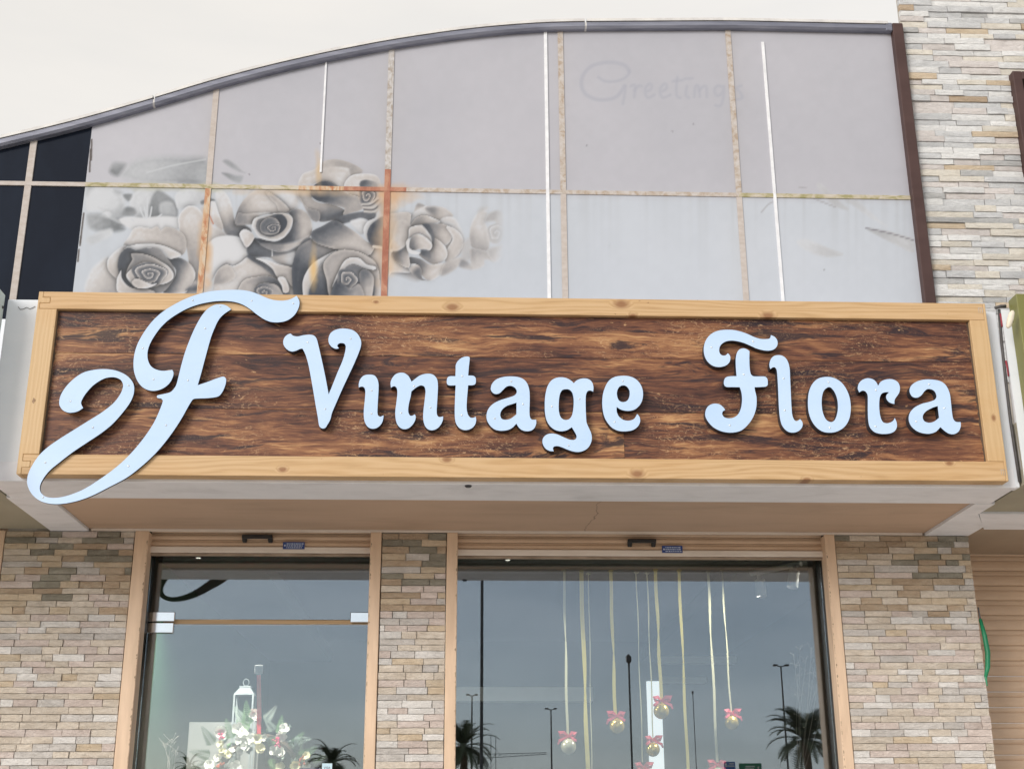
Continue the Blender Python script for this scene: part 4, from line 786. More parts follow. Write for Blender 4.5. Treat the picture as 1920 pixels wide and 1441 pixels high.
# dirt caught in the inner corner of the frame
for xe, sd_ in ((PX1-.0042, -1), (PX0+.0042, 1)):
    n_ = 60; zz = np.linspace(PZ0+.01, PZ1-.006, n_); v = []
    for z in zz: w_ = random.uniform(.003, .011); v += [(xe, PY-.003, z), (xe+sd_*w_, PY-.0006, z), (xe+sd_*w_, PY+.001, z), (xe, PY+.001, z)]
    MB().add(v, [(i*4+k, i*4+(k+1) % 4, i*4+4+(k+1) % 4, i*4+4+k) for i in range(n_-1) for k in range(4)]).build('corner_dirt', 'grime', sg)
LY0 = FACE-.014
REGS = {1: (230, 530, 5.3333), 2: (40, 670, 4.5714), 3: (520, 600, 6.55), 4: (660, 640, 7.3846), 5: (890, 680, 5.647), 6: (1300, 600, 6.2652), 7: (1490, 680, 5.818), 0: (0, 0, 1)}
LET = [
 ('emblem', 1, ['1740,130* 1768,190 1755,260 1710,330 1640,378 1560,395 1480,390 1410,362 1340,315 1270,260 1200,218 1120,192 1030,182 930,185 830,200 730,225 630,265 540,315 460,370 390,435 335,505 285,585 255,660 247,720 255,780 285,835 340,868 410,880 495,870* 508,895 505,930 480,985 440,1030 380,1065 310,1080 245,1068 190,1035 145,975 115,890 108,800 118,710 145,620 185,540 240,455 310,370 400,290 510,220 640,155 770,110 900,83 1040,72 1180,72 1280,88 1370,120 1450,155 1530,175 1610,178 1680,163'], [(1, '700,175 1290,178 1705,205 200,652 308,962')], 'curling top stroke of the emblem'),
 ('emblem', 0, ['433.4,579.7* 419.4,589.1 410,599.4 402.5,614.4 395.9,631.3 389.4,653.8 382.8,678.1 376.3,702.5 370.6,721.8* 389.4,715.6 406.3,709.1 419.4,705.7 423.7,710 423.1,719.4 417.5,733.4 409.1,742.8 389.4,746 368.9,746.8 361.6,748.5 352.8,761.9 341.9,781.6 326.6,805.6 306.9,831.9 287.2,853.8 263.1,875.6 236.9,895.3 206.3,911.7 171.3,929.2 138.4,940.2 105.6,944.5 79.4,940.2 60.8,927 51.4,908.4 52,891 59.7,873.4 72.8,853.8 90.3,837.3 112.2,822 138.4,805.6 164.7,789.2 190.9,772.8 212.8,755.3 225.9,737.8 230.8,722.5 225.9,711.6 212.8,706.8 195.3,709.4 175.6,721.4 161.4,736.7 153.8,748.8 152,756.4 155.9,764.5* 145,771.1 129.7,773.3 117.7,768.4 111.1,757.5 113.3,742.2 122,726.9 136.3,711.6 155.9,698.4 180,692.5 201.9,691.9 221.6,695.8 239.1,705 250,719.2 251.1,735.6 244.5,753.1 230.3,772.8 210.6,794.7 188.8,812.2 162.5,829.7 136.3,847.2 112.2,865.8 92.5,882.2 79.4,899.7 74.6,912.8 77.2,923.8 88.1,931.4 107.8,932.5 131.9,927 158.1,916.1 184.4,899.7 210.6,881.1 232.5,862.5 254.4,839.5 274.1,814.4 289.4,790.3 300.3,766.3 305.4,750.9 302.5,747* 294.8,745.5 294.8,741.1 306.9,738.3 320,734.5 328.8,724.7 331.8,717 335,704.4 340.6,681.9 347.2,659.4 355.6,636.9 365,615.3 376.3,594.7 387.5,580.6 400.6,572.2 413.8,570.3 425,573.1'],
  [(1, '975,232 825,455 652,973'), (2, '420,372 918,238 613,598 1240,578 205,898 918,928 185,1195')], 'long slanted stem of the emblem looping back below the frame'),
 ('letter', 3, ['165,165* 190,190 250,200 320,185 400,178 450,190 480,225 500,290 530,420 570,600 610,800 630,912* 680,790 740,640 800,500 832,390 840,320 825,290 790,280 755,287 735,315 757,345* 720,352 670,330 635,285 628,230 650,165 700,125 770,105 850,105 930,125 990,175 1025,245 1028,310 1000,400 940,540 870,690 800,840 730,1000 670,1140 650,1220 610,1290 590,1320 560,1330 530,1318 512,1290 495,1180 470,1040 440,860 410,690 380,540 345,420 310,350* 280,352 230,375 175,385 120,360 80,310 72,260 90,210 130,175'], [(3, '370,270 900,225 588,1088')], 'capital letter V'),
 ('letter', 4, ['95,637* 93,590 110,530 150,480 200,460 260,458 310,470 345,510 365,570 368,650 362,760 355,880 352,980 360,1020 390,1040 437,1020* 430,1080 405,1140 360,1185 310,1205 250,1200 205,1165 175,1105 163,1030 165,930 178,800 185,700 175,645 150,625 120,625'], [(4, '272,678 270,995')], 'letter i without a dot'),
 ('letter', 4, ['540,640* 533,570 555,510 600,455 660,432 720,435 775,470 805,515 825,557* 870,520 940,470 1020,447 1090,448 1145,475 1180,530 1190,620 1185,740 1178,860 1172,960 1180,1020 1210,1045 1262,1035* 1258,1085 1235,1140 1195,1190 1140,1222 1080,1225 1030,1195 1000,1140 985,1060 990,950 1005,820 1018,700 1010,640 985,612 945,608 890,635 822,690* 810,770 790,850 778,930 782,985 805,1025 840,1025 868,1005* 883,1040 870,1100 830,1160 780,1200 720,1212 665,1190 625,1140 603,1060 600,960 615,840 628,720 622,650 600,622 570,620'], [(4, '860,615 682,985 1087,912')], 'letter n'),
 ('letter', 4, ['1625,215 1628,260 1618,350 1608,470* 1680,475 1710,500 1715,560 1700,595 1660,605 1608,605* 1600,700 1590,820 1588,930 1605,1010 1640,1052 1680,1055 1712,1040* 1720,1080 1708,1140 1670,1190 1610,1220 1540,1222 1480,1190 1440,1130 1425,1060 1422,960 1425,830 1430,700 1435,605* 1350,608 1318,590 1312,540 1325,495 1360,480 1432,480* 1435,400 1438,320 1470,265 1520,225 1580,207'], [(4, '1528,475 1520,1018')], 'letter t'),
 ('letter', 5, ['650,600* 652,640 635,685 600,715 550,723 500,710 465,680 442,642* 400,685 350,710 280,718 215,705 165,665 130,605 127,540 150,480 200,430 270,395 350,370 420,345 445,315 440,280 415,255 380,243 340,250 300,285 265,320 225,330 190,315 170,275 185,220 230,175 300,150 380,143 460,150 520,175 560,225 580,300 583,400 580,500 585,570 605,600', '443,420* 400,435 340,455 290,495 270,545 285,590 325,602 380,590 442,545*'], [(5, '388,193 513,435 213,587')], 'letter a of the first word'),
 ('letter', 5, ['1050,215* 1080,185 1140,165 1200,170 1240,200 1257,250 1255,305* 1225,292 1195,300 1178,340 1175,430 1178,540 1185,630 1210,690 1235,750 1240,810 1220,870 1180,915 1120,940 1060,940 990,920 930,895 880,880 840,885 828,905 838,935* 790,930 745,900 718,845 725,795 760,760 810,747 870,755 940,785 1000,810 1050,815 1078,795 1075,760 1050,715 1028,680* 980,710 920,723 860,712 805,675 765,615 745,530 742,430 750,330 775,240 820,180 880,155 950,155 1010,180', '965,278 925,290 900,340 890,430 893,520 915,580 955,603 1000,595 1030,555 1045,480 1048,390 1035,320 1005,285'], [(5, '818,460 1110,380 995,870')], 'letter g'),
 ('letter', 5, ['1720,540* 1745,570 1752,620 1730,670 1680,708 1610,723 1530,720 1460,690 1405,630 1370,560 1352,460 1355,350 1380,260 1420,190 1480,150 1560,137 1640,143 1710,175 1760,235 1782,310 1775,390 1745,450 1690,495 1620,508 1550,495 1503,465* 1505,520 1530,570 1580,605 1640,610 1690,590', '1570,237 1530,255 1508,300 1508,350 1530,400 1575,415 1620,395 1640,345 1638,290 1610,250'], [(5, '1570,190 1483,622')], 'letter e'),
 ('letter', 6, ['912,175* 960,200 988,245 985,300 950,340 900,357 830,355 750,335 670,300 600,270 520,248 440,240 370,255 320,295 303,350 315,395 345,415 380,412 405,388* 430,415 435,455 420,500 375,535 310,550 240,540 180,500 140,440 123,370 128,290 160,215 220,155 300,122 390,113 480,117 570,138 650,168 720,200 790,220 860,222 900,212'], [(6, '215,317 705,250')], 'curled top stroke of the letter F'),
 ('letter', 6, ['660,365* 658,450 662,560 675,630 705,658 780,660 840,662 870,690 873,760 850,780 780,785 718,787* 725,830 742,900 742,1000 725,1080 690,1160 630,1240 560,1295 480,1317 400,1318 320,1300 240,1260 180,1200 142,1130 145,1060 180,1005 240,980 300,985 345,1015 375,1053* 345,1072 340,1105 365,1140 420,1152 480,1140 530,1100 560,1030 572,940 565,850 545,787* 460,785 385,783 360,755 362,705 385,670 440,658 508,657* 500,560 498,460 510,390 540,345 590,330 635,345'], [(6, '595,635 430,1232')], 'stem and crossbar of the letter F'),
 ('letter', 6, ['905,575* 893,530 905,470 940,425 1000,410 1060,425 1105,475 1130,560 1138,700 1145,850 1152,1000 1162,1110 1185,1170 1215,1185 1255,1160* 1282,1200 1280,1250 1245,1295 1190,1318 1130,1315 1080,1285 1040,1230 1018,1150 1005,1020 998,850 990,700 980,590 960,555 930,555'], [(6, '1062,682 1077,1055')], 'letter l'),
 ('letter', 7, ['340,153 260,170 200,220 160,300 145,400 150,520 180,620 235,700 310,750 400,760 480,740 550,690 595,610 612,500 600,380 560,280 500,205 420,162', '365,265 320,300 298,370 295,460 310,550 345,620 395,645 435,625 462,560 472,470 460,380 430,310 395,270'], [(7, '370,208 387,705')], 'letter o'),
 ('letter', 7, ['705,322* 688,280 700,225 740,185 800,167 855,180 890,210 910,250* 940,205 1000,180 1070,180 1125,210 1148,265 1140,325 1110,370 1090,405 1088,448* 1040,435 1005,400 1000,355 1030,320* 990,320 950,335 928,380 922,470 930,560 945,615 970,650 1020,657 1070,635 1092,600* 1113,650 1112,710 1075,755 1010,773 930,772 865,750 820,700 803,630 798,530 798,420 795,350 770,310 735,303'], [(7, '888,295 885,692')], 'letter r'),
 ('letter', 7, ['1810,645* 1812,690 1790,745 1745,775 1690,773 1640,745 1590,700* 1540,750 1470,772 1390,765 1320,735 1265,680 1243,610 1260,540 1310,485 1390,445 1470,425 1530,400 1547,365 1530,315 1495,290 1450,285 1415,310 1380,355 1330,380 1280,365 1253,310 1270,250 1330,205 1410,183 1500,182 1590,200 1650,245 1690,330 1705,430 1715,530 1730,610 1760,642', '1560,470* 1500,490 1430,530 1397,580 1410,630 1460,652 1520,640 1575,598*'], [(7, '1470,232 1635,490 1328,637')], 'last letter a of the second word'),
]
def flat_letter(name, loops, y0, y1, parent, label):
    cu = bpy.data.curves.new('outline', 'CURVE'); cu.dimensions = '2D'; cu.fill_mode = 'FRONT'
    for L in loops:
        sp_ = cu.splines.new('POLY'); sp_.points.add(len(L)-1); sp_.use_cyclic_u = True
        sp_.points.foreach_set('co', np.concatenate([L, np.zeros((len(L), 1)), np.ones((len(L), 1))], 1).ravel())
    ob = bpy.data.objects.new('outline', cu); COL.objects.link(ob); dg = bpy.context.evaluated_depsgraph_get(); me0 = bpy.data.meshes.new_from_object(ob.evaluated_get(dg))
    bpy.data.objects.remove(ob); bpy.data.curves.remove(cu)
    bm = bmesh.new(); bm.from_mesh(me0); bpy.data.meshes.remove(me0); bmesh.ops.remove_doubles(bm, verts=bm.verts[:], dist=1e-5)
    for vv in bm.verts: vv.co = Vector((vv.co.x, y0, vv.co.y))
    fr_ = bm.faces[:]; ex = bmesh.ops.extrude_face_region(bm, geom=fr_); top = [e for e in ex['geom'] if isinstance(e, bmesh.types.BMVert)]
    for vv in top: vv.co.y = y1
    bmesh.ops.recalc_face_normals(bm, faces=bm.faces[:])
    for f in bm.faces: f.material_index = 0 if abs(f.normal.y) > .5 and f.calc_center_median().y < (y0+y1)/2 else 1
    C = np.array([vv.co[:] for vv in bm.verts]); o = (C.min(0)+C.max(0))/2
    for vv in bm.verts: vv.co -= Vector(o)
    me = bpy.data.meshes.new(name); bm.to_mesh(me); bm.free()
    for m in ('letter_face', 'letter_edge'): me.materials.append(MATS[m])
    r = link(name, me, o, parent); r['label'] = label; return r
rivet_me = None
for (nm, rg, loops, rivs, lab) in LET:
    L2 = []
    for q in loops:
        ox, oy, sc = REGS[rg]; P = smooth_loop(q, sc, ox, oy, 3.2); L2.append(np.array([aty(a, b, LY0)[[0, 2]] for a, b in P]))
    lo = flat_letter(nm, L2, LY0, (FACE-.0006 if nm == 'emblem' else PY-.0006), sg, lab)
    for rg2, pts in rivs:
        ox, oy, sc = REGS[rg2]
        for q in pts.split():
            a, b = map(float, q.split(',')); p = aty(ox+a/sc, oy+b/sc, LY0-.002)
            if rivet_me is None:
                mb = MB(); R_ = .0052
                mb.add([(0, -.0034, 0)]+[(R_*k*math.cos(t), -.0034*(1-k*k), R_*k*math.sin(t)) for k in (.5, 1) for t in [2*math.pi*i/12 for i in range(12)]], [(0, 1+i, 1+(i+1) % 12) for i in range(12)]+[(1+i, 13+i, 13+(i+1) % 12, 1+(i+1) % 12) for i in range(12)])
                ob = mb.build('rivet', 'rivet', lo, smooth=True, origin=(0, 0, 0)); rivet_me = ob.data; ob.location = p+np.array([0, .0021, 0])-ORG[lo.name]
            else: link('rivet', rivet_me, p+np.array([0, .0021, 0]), lo)

# ------------------------------------------------------------------ neighbours' sign boxes, cables
ps = thing('neighbour_sign_box', 'pale green metal sign box with screwed edge at the left picture edge', 'sign box', (-3.3, 5.4, 3.1))
B(-4.6, -2.078, 5.315, FRONT-.002, 3.10, 3.925).build('box_panel', 'pale_green_panel', ps, bevel=.003)
for y_ in (30, 23.0):
    pass
for px, py in ((31, 576), (21, 634), (11, 697), (1, 515)):
    p = aty(px-1.5, py, FRONT-.018)
    q = MB().lathe([(.007, 0), (.007, .003), (.004, .005)], (0, 0, 0), 10); q.v = [(-2.078+z, p[1]+x*1.0 if py > 550 else p[1]-.12+x, p[2]+y) for x, y, z in q.v]; q.build('screw', 'screw', ps)
p0 = aty(1886, 577, FRONT-.004); olx = float(p0[0])
og = thing('neighbour_sign_box', 'olive green sign box at the right picture edge', 'sign box', (3.2, 5.4, 3.1))
B(olx, 4.6, 5.395, 5.484, 3.04, 3.945).build('box_panel', 'olive_panel', og, bevel=.003)
p = aty(1893, 601, 5.39)
lp = thing('bulkhead_lamp', 'small cream lamp clipped to the olive sign box', 'lamp', (p[0], 5.37, p[2]-.04))
q = MB().lathe([(.004, -.045), (.016, -.035), (.02, 0), (.017, .03), (.008, .042)], (0, 0, 0), 12); q.v = [(p[0]-.004+x*.8+z*.35, 5.372+y*.7, p[2]+z) for x, y, z in q.v]; q.build('lamp_body', 'lamp_cream', lp, smooth=True)
MB().box(p[0]-.006, p[0]+.012, 5.380, 5.3945, p[2]-.012, p[2]+.012).build('clip', 'screw', lp)
def wire(name, lab, pts, r, m, Y, cat='cable'):
    P = [aty(x, y, Y) for x, y in pts]; o = MB().tube(P, r, 7).build(name, m, None, smooth=True); return tag(o, lab, cat)
wire('wall_conduit', 'dark conduit running down beside the right end of the sign', [(1873, 580), (1878, 640), (1886, 715), (1895, 790), (1904, 850), (1912, 903)], .007, 'cable', FRONT-.008, 'conduit')
wire('wall_conduit', 'pale pipe running down next to the olive sign box', [(1881, 585), (1889, 655), (1898, 735), (1908, 810), (1917, 880)], .009, 'conduit', FRONT-.012, 'conduit')
wire('cable_stub', 'short dark pipe end above the right end of the sign', [(1866, 577), (1876, 574), (1886, 574)], .008, 'cable', FRONT-.02)
wire('red_cable', 'short red cable hanging beside the olive sign box', [(1876, 588), (1878, 600), (1879, 612)], .005, 'cable_red', FRONT-.02)
wire('red_cable', 'red lead on the conduit halfway down beside the sign', [(1886, 676), (1889, 690), (1891, 705)], .004, 'cable_red', FRONT-.018)
wire('loose_wire', 'thin wire curling over the white fascia at upper left', [(34, 575), (38, 580), (44, 579), (50, 576), (56, 579), (61, 577), (66, 574)], .0013, 'cable', FRONT-.003)

# ------------------------------------------------------------------ roller shutters
def slat_mesh(x0, x1, yb, z0, h, groove=.30):
    prof = [(0, 0), (-.006, h*.05), (-.011, h*.22), (-.012, h*.42), (-.010, h*(1-groove-.03)), (-.002, h*(1-groove)), (-.007, h*(1-groove*.6)), (-.006, h*.97), (0, h)]
    n = len(prof); v = [(x, yb+a, z0+b) for x in (x0, x1) for a, b in prof]
    return MB().add(v, [(i, i+1, n+i+1, n+i) for i in range(n-1)]+[(n-1, 0, n, 2*n-1), tuple(range(n-1, -1, -1)), tuple(range(n, 2*n))])
def chips(x, z0, z1, side, y, parent, dens=70):
    mb = MB(); z = z0
    while z < z1:
        h = random.uniform(.004, .02); w = random.choice([.0015, .003, .005, .008])*random.uniform(.5, 1.2)
        if random.random() < .55:
            k = 6; c = (x-side*w*.25, z+h/2)
            pts = [(c[0]+side*-1*w*.5*math.cos(t)*random.uniform(.6, 1.2), c[1]+h*.5*math.sin(t)*random.uniform(.6, 1.2)) for t in [2*math.pi*i/k for i in range(k)]]
            pts = [(min(px_, x+.0003) if side > 0 else max(px_, x-.0003), pz) for px_, pz in pts]
            mb.add([(px_, y-.0009, pz) for px_, pz in pts], [tuple(range(k))])
        z += h*random.uniform(.6, 1.6)
    if mb.v: mb.build('paint_chips', 'guide_chip', parent)['kind'] = 'stuff'
def shutter(lab, x0, x1, gl, gr, zbot, closed, yb=WALL+.075, gy=WALL-.006, gd=.09, zb_rail=0.0, sticker=None, handle=None):
    t = thing('roller_shutter', lab, 'shutter', ((x0+x1)/2, yb, zb_rail), 'roller shutters')
    for (a, b, sd_) in ((gl[0], gl[1], 1), (gr[0], gr[1], -1)):
        if b-a < .01: continue
        r = B(a, b, gy, gy+gd, zb_rail, SOF-.001).build('guide_rail', 'guide_paint', t, bevel=.003)
        if not closed: chips(b-.003 if sd_ > 0 else a+.003, 1.7, SOF-.06, sd_, gy, r)
    z = zbot
    if not closed:
        B(x0, x1, yb-.012, yb+.012, z, z+.014).build('bottom_seal', 'rail_dirty', t, bevel=.003)
        B(x0, x1, yb-.020, yb+.014, z+.0145, z+.047).build('bottom_rail', 'rail_paint', t, bevel=.004); z += .0475
        for h in (.034, .034, .040):
            if z < SOF+.02: slat_mesh(x0, x1, yb, z, h).build('slat', 'slat_paint', t); z += h+.0008
    else:
        while z < SOF+.05: slat_mesh(x0, x1, yb, z, .0815, .34).build('slat', 'slat_paint', t); z += .0823
    if handle:
        a, b = aty(*handle[0], yb-.02), aty(*handle[1], yb-.02); hz = (a[2]+b[2])/2
        mb = MB(); mb.box(a[0], b[0], yb-.055, yb-.036, hz+.002, hz+.022)
        for q in (a[0], b[0]-.024): mb.add([(q, yb-.055, hz+.016), (q+.024, yb-.055, hz+.016), (q+.024, yb-.0205, hz-.016), (q, yb-.0205, hz-.016), (q, yb-.050, hz+.004), (q+.024, yb-.050, hz+.004), (q+.024, yb-.0205, hz+.010), (q, yb-.0205, hz+.010)], [(0, 1, 5, 4), (4, 5, 2, 3), (0, 3, 7), (0, 7, 4), (1, 2, 6), (0, 1, 6, 7), (2, 3, 7, 6), (0, 4, 3), (1, 5, 2)])
        mb.build('handle', 'black_plastic', t, bevel=.003)
    if sticker:
        a, b = aty(*sticker[0], yb-.021), aty(*sticker[1], yb-.021)
        so = B(a[0], b[0], yb-.0222, yb-.0203, b[2], a[2]).build('maker_sticker', 'sticker_blue', t); mb = MB(); hh = a[2]-b[2]
        for k in range(3):
            xx = a[0]+.018
            while xx < b[0]-.012: w = random.uniform(.004, .014); mb.box(xx, min(xx+w, b[0]-.006), yb-.0228, yb-.0223, b[2]+hh*(.16+.27*k), b[2]+hh*(.16+.27*k)+hh*.11); xx += w+.003
        mb.lathe([(.005, 0), (.005, .0004)], (0, 0, 0), 10); mb.v[-20:] = [(a[0]+.010+x*.7, yb-.0224-z, (a[2]+b[2])/2+y) for x, y, z in mb.v[-20:]]
        mb.build('sticker_print', 'sticker_print', so)
    return t
shutter('raised beige roller shutter over the glass door', -1.572, -.440, (-1.637, -1.5675), (-.445, -.389), 2.938, False, handle=((455, 1012), (512, 1012)), sticker=((531, 1015.5), (571, 1029)))
shutter('raised beige roller shutter over the wide window', -.004, 1.906, (-.0555, 0.0), (1.902, 1.955), 2.930, False, handle=((1176, 1020), (1229, 1020)), sticker=((1241, 1022.5), (1280, 1036)))
shutter('closed beige roller shutter of the shop on the right', 2.70, 4.6, (2.668, 2.70), (4.6, 4.66), 0.0, True, yb=WALL+.52, gy=WALL+.42, gd=.11)
shutter('guide rail and closed shutter of the shop past the left edge', -4.2, -2.335, (-4.26, -4.2), (-2.345, -2.288), 0.0, True, yb=WALL+.20)

# ------------------------------------------------------------------ glass door and window
gd = thing('glass_door', 'frameless glass door with transom and polished steel patch fittings', 'door', (-1.0, GLASS, 0))
ztr = float(aty(480, 1165, GLASS)[2])
B(-1.585, -.438, GLASS, GLASS+.010, ztr+.012, 3.04).build('transom_pane', 'shop_glass', gd)
B(-1.575, -.448, GLASS+.001, GLASS+.011, .02, ztr-.012).build('door_pane', 'shop_glass', gd)
B(-1.50, -.448, GLASS+.0135, GLASS+.035, ztr-.014, ztr+.014).build('header_bar', 'header_wood', gd, bevel=.002)
B(-1.585, -.438, GLASS+.036, GLASS+.05, ztr-.003, ztr+.003).build('header_gap', 'shadow_gap', gd)
for a, b in (((266, 1146), (327, 1164.5)), ((263, 1166.5), (324.5, 1186)), ((657, 1147), (700, 1166))):
    p, q = aty(*a, GLASS-.008), aty(*b, GLASS-.008); B(p[0], q[0], GLASS-.010, GLASS+.013, q[2], p[2]).build('patch_fitting', 'polished_steel', gd, bevel=.003)
sw2 = thing('shop_window', 'wide plate glass shop window hung with ribbons and baubles', 'window', (.95, GLASS, 0))
B(-.015, 1.918, GLASS, GLASS+.010, .3, 3.04).build('pane', 'shop_glass', sw2)
B(-.015, 1.918, GLASS-.02, GLASS+.03, .2, .299).build('sill', 'rail_paint', sw2)
rv = thing('shopfront_reveal', 'dark reveals and heads around the recessed glass', 'reveal', (0, WALL+.1, 0))
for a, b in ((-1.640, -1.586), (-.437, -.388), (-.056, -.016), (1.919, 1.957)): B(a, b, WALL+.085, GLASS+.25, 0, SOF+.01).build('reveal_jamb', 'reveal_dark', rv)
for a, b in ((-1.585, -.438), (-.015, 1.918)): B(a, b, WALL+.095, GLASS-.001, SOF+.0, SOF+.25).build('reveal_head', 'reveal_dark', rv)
structure(B(-.055, 1.957, WALL+.086, GLASS+.3, 0, .199).build('window_plinth', 'paving'))

# ------------------------------------------------------------------ the shop interior
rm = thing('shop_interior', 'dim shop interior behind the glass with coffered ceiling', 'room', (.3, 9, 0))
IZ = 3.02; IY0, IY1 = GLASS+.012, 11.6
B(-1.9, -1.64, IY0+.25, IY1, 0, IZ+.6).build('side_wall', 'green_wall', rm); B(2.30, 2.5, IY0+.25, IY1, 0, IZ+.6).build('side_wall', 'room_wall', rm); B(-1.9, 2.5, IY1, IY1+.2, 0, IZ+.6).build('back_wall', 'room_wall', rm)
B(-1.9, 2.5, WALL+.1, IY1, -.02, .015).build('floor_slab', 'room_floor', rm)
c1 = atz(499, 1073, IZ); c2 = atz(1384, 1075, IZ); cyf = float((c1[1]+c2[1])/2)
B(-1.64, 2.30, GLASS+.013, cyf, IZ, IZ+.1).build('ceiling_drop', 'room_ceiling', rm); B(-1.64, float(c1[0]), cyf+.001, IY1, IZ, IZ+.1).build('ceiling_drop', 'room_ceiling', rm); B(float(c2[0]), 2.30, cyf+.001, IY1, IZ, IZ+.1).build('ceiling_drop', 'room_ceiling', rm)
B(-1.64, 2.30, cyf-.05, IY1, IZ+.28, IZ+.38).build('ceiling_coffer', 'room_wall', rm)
a, b = aty(1240, 1229, 9.6), aty(1381, 1241, 9.6); B(a[0], b[0], 9.6, 9.7, b[2], a[2]).build('ceiling_batten', 'white_matte', rm)
a, b = aty(1240, 1268, 10.6), aty(1325, 1278, 10.6); B(a[0], b[0], 10.6, 10.7, b[2], a[2]).build('ceiling_batten', 'white_matte', rm)
a, b = aty(850, 1287, 9.3), aty(1112, 1313, 9.3); B(a[0], b[0], 9.3, 9.4, b[2], a[2]).build('beam', 'white_matte', rm)
a, b = aty(1213, 1276, IY1-.05), aty(1246, 1441, IY1-.05); B(a[0], b[0], IY1-.05, IY1-.001, .4, a[2]).build('lit_back_window', 'lit_white', rm)
def lamp_in(name, loc, aim, watts, parent, cone=2.1):
    l = bpy.data.lights.new(name, 'SPOT'); l.energy = watts; l.spot_size = cone; l.spot_blend = .8; l.shadow_soft_size = .03; l.color = (1, .92, .80)
    o = bpy.data.objects.new(name, l); COL.objects.link(o); o.parent = parent; o.location = np.array(loc)-ORG[parent.name]
    o.rotation_euler = (Vector(aim)-Vector(loc)).to_track_quat('-Z', 'Y').to_euler()
for px, py, lab in ((372, 1045, 'recessed downlight behind the transom of the door'), (952, 1049, 'recessed downlight at the left of the shop window'), (1524, 1050, 'recessed downlight in the right corner of the shop window')):
    p = atz(px, py, IZ-.004); d = thing('downlight', lab, 'downlight', (p[0], p[1], IZ), 'recessed ceiling downlights')
    MB().lathe([(.044, -.003), (.048, -.001), (.048, .0), (.034, .0), (.031, -.002), (.033, -.004)], (p[0], p[1], IZ-.001), 20).build('rim', 'lamp_steel', d)
    MB().lathe([(.012, -.0062), (.014, -.0045)], (p[0], p[1], IZ-.0005), 16).build('lens', 'lamp_glow', d)
    lamp_in('downlight_beam', (p[0], p[1], IZ-.02), (p[0]+(.42 if px < 600 else 0), p[1]+(.30 if px < 600 else .12), 2.0), 170 if px < 600 else 40 if px < 1200 else 14, d)
a, b = atz(1408, 1074, IZ-.02), atz(1502, 1056, IZ-.02)
ts = thing('track_spotlight', 'white twin track spotlight under the shop window ceiling', 'spotlight', ((a[0]+b[0])/2, (a[1]+b[1])/2, IZ))
MB().tube([a, b], .016, 8).build('track', 'white_matte', ts)
for p, dx in ((atz(1423, 1078, IZ-.03), .0), (atz(1490, 1060, IZ-.03), -.03)):
    MB().tube([(p[0], p[1], p[2]), (p[0]+dx*.2, p[1]-.01, p[2]-.03), (p[0]+dx*.25, p[1]-.012, p[2]-.032), (p[0]+dx, p[1]-.03, p[2]-.125)], [.012, .012, .029, .031], 16).build('spot_can', 'white_matte', ts, smooth=False)
    lamp_in('spot_beam', (p[0]+dx*1.1, p[1]-.034, p[2]-.14), (.7, 7.32, 1.9), 30, ts)
# baubles on ribbons
def bauble(lab, top, bot, ball, r_px, kind, Y, wpx, rib='ribbon_gold', bow=True, sd_=1):
    A = atz(top[0], top[1], IZ-.002); A[1] = Y; A = aty(top[0], top[1], Y); A[2] = IZ-.002
    Bt = aty(bot[0], bot[1], Y); t = thing('hanging_bauble' if ball else 'hanging_ribbon', lab, 'bauble' if ball else 'ribbon', (Bt[0], Y, Bt[2]), 'ribbons and baubles in the shop window')
    n = 14; w = wpx*.78/332.0; pts = [A+(Bt-A)*i/n+np.array([math.sin(i*.9+top[0])*.0022, 0, 0]) for i in range(n+1)]
    ws = [w*(1-.55*math.exp(-((i-4-(top[0] % 5))/1.1)**2)) for i in range(n+1)]
    MB().ribbon(pts, ws).build('ribbon', rib, t)
    MB().ribbon([A+np.array([-.012, 0, -.01]), A+np.array([-.004, 0, -.003]), A+np.array([.006, 0, -.012]), A+np.array([.014, 0, -.004])], .007).build('ceiling_knot', rib, t)
    if ball:
        C = aty(ball[0], ball[1], Y); R = r_px/332.0; mb = MB()
        prof = [(max(.0008, R*math.sin(math.pi*k/14)), -R*math.cos(math.pi*k/14)) for k in range(15)]
        mb.lathe(prof, C, 24).build('ball', kind, t, smooth=True)
        MB().lathe([(R*.22, R*.93), (R*.22, R*1.12), (R*.1, R*1.18)], C, 10).build('cap', 'ball_gold', t)
        K = C+np.array([0, -.006, R*1.25])
    else: K = Bt+np.array([0, -.01, 0])
    if bow:
        R = (r_px or 14)*.80/332.0; mb = MB()
        for s_ in (-1, 1):
            k = 1 if s_ == sd_ else .75
            mb.ribbon([K, K+np.array([s_*R*.7*k, -.010, R*.55]), K+np.array([s_*R*1.55*k, -.018, R*.55*k]), K+np.array([s_*R*1.3*k, -.006, R*.02]), K+np.array([0, -.002, -.002])], [.008, .019, .022, .017, .008], (0, -1, .15))
            mb.ribbon([K, K+np.array([s_*R*.7, -.012, -R*.35]), K+np.array([s_*R*1.5*k, -.016, -R*.7]), K+np.array([s_*R*1.75*k, -.010, -R*(1.3 if s_ == sd_ else .8)])], [.007, .013, .016, .009], (0, -1, .1))
        mb.box(K[0]-.006, K[0]+.006, K[1]-.012, K[1], K[2]-.007, K[2]+.007); mb.build('bow', 'ribbon_pink', t)
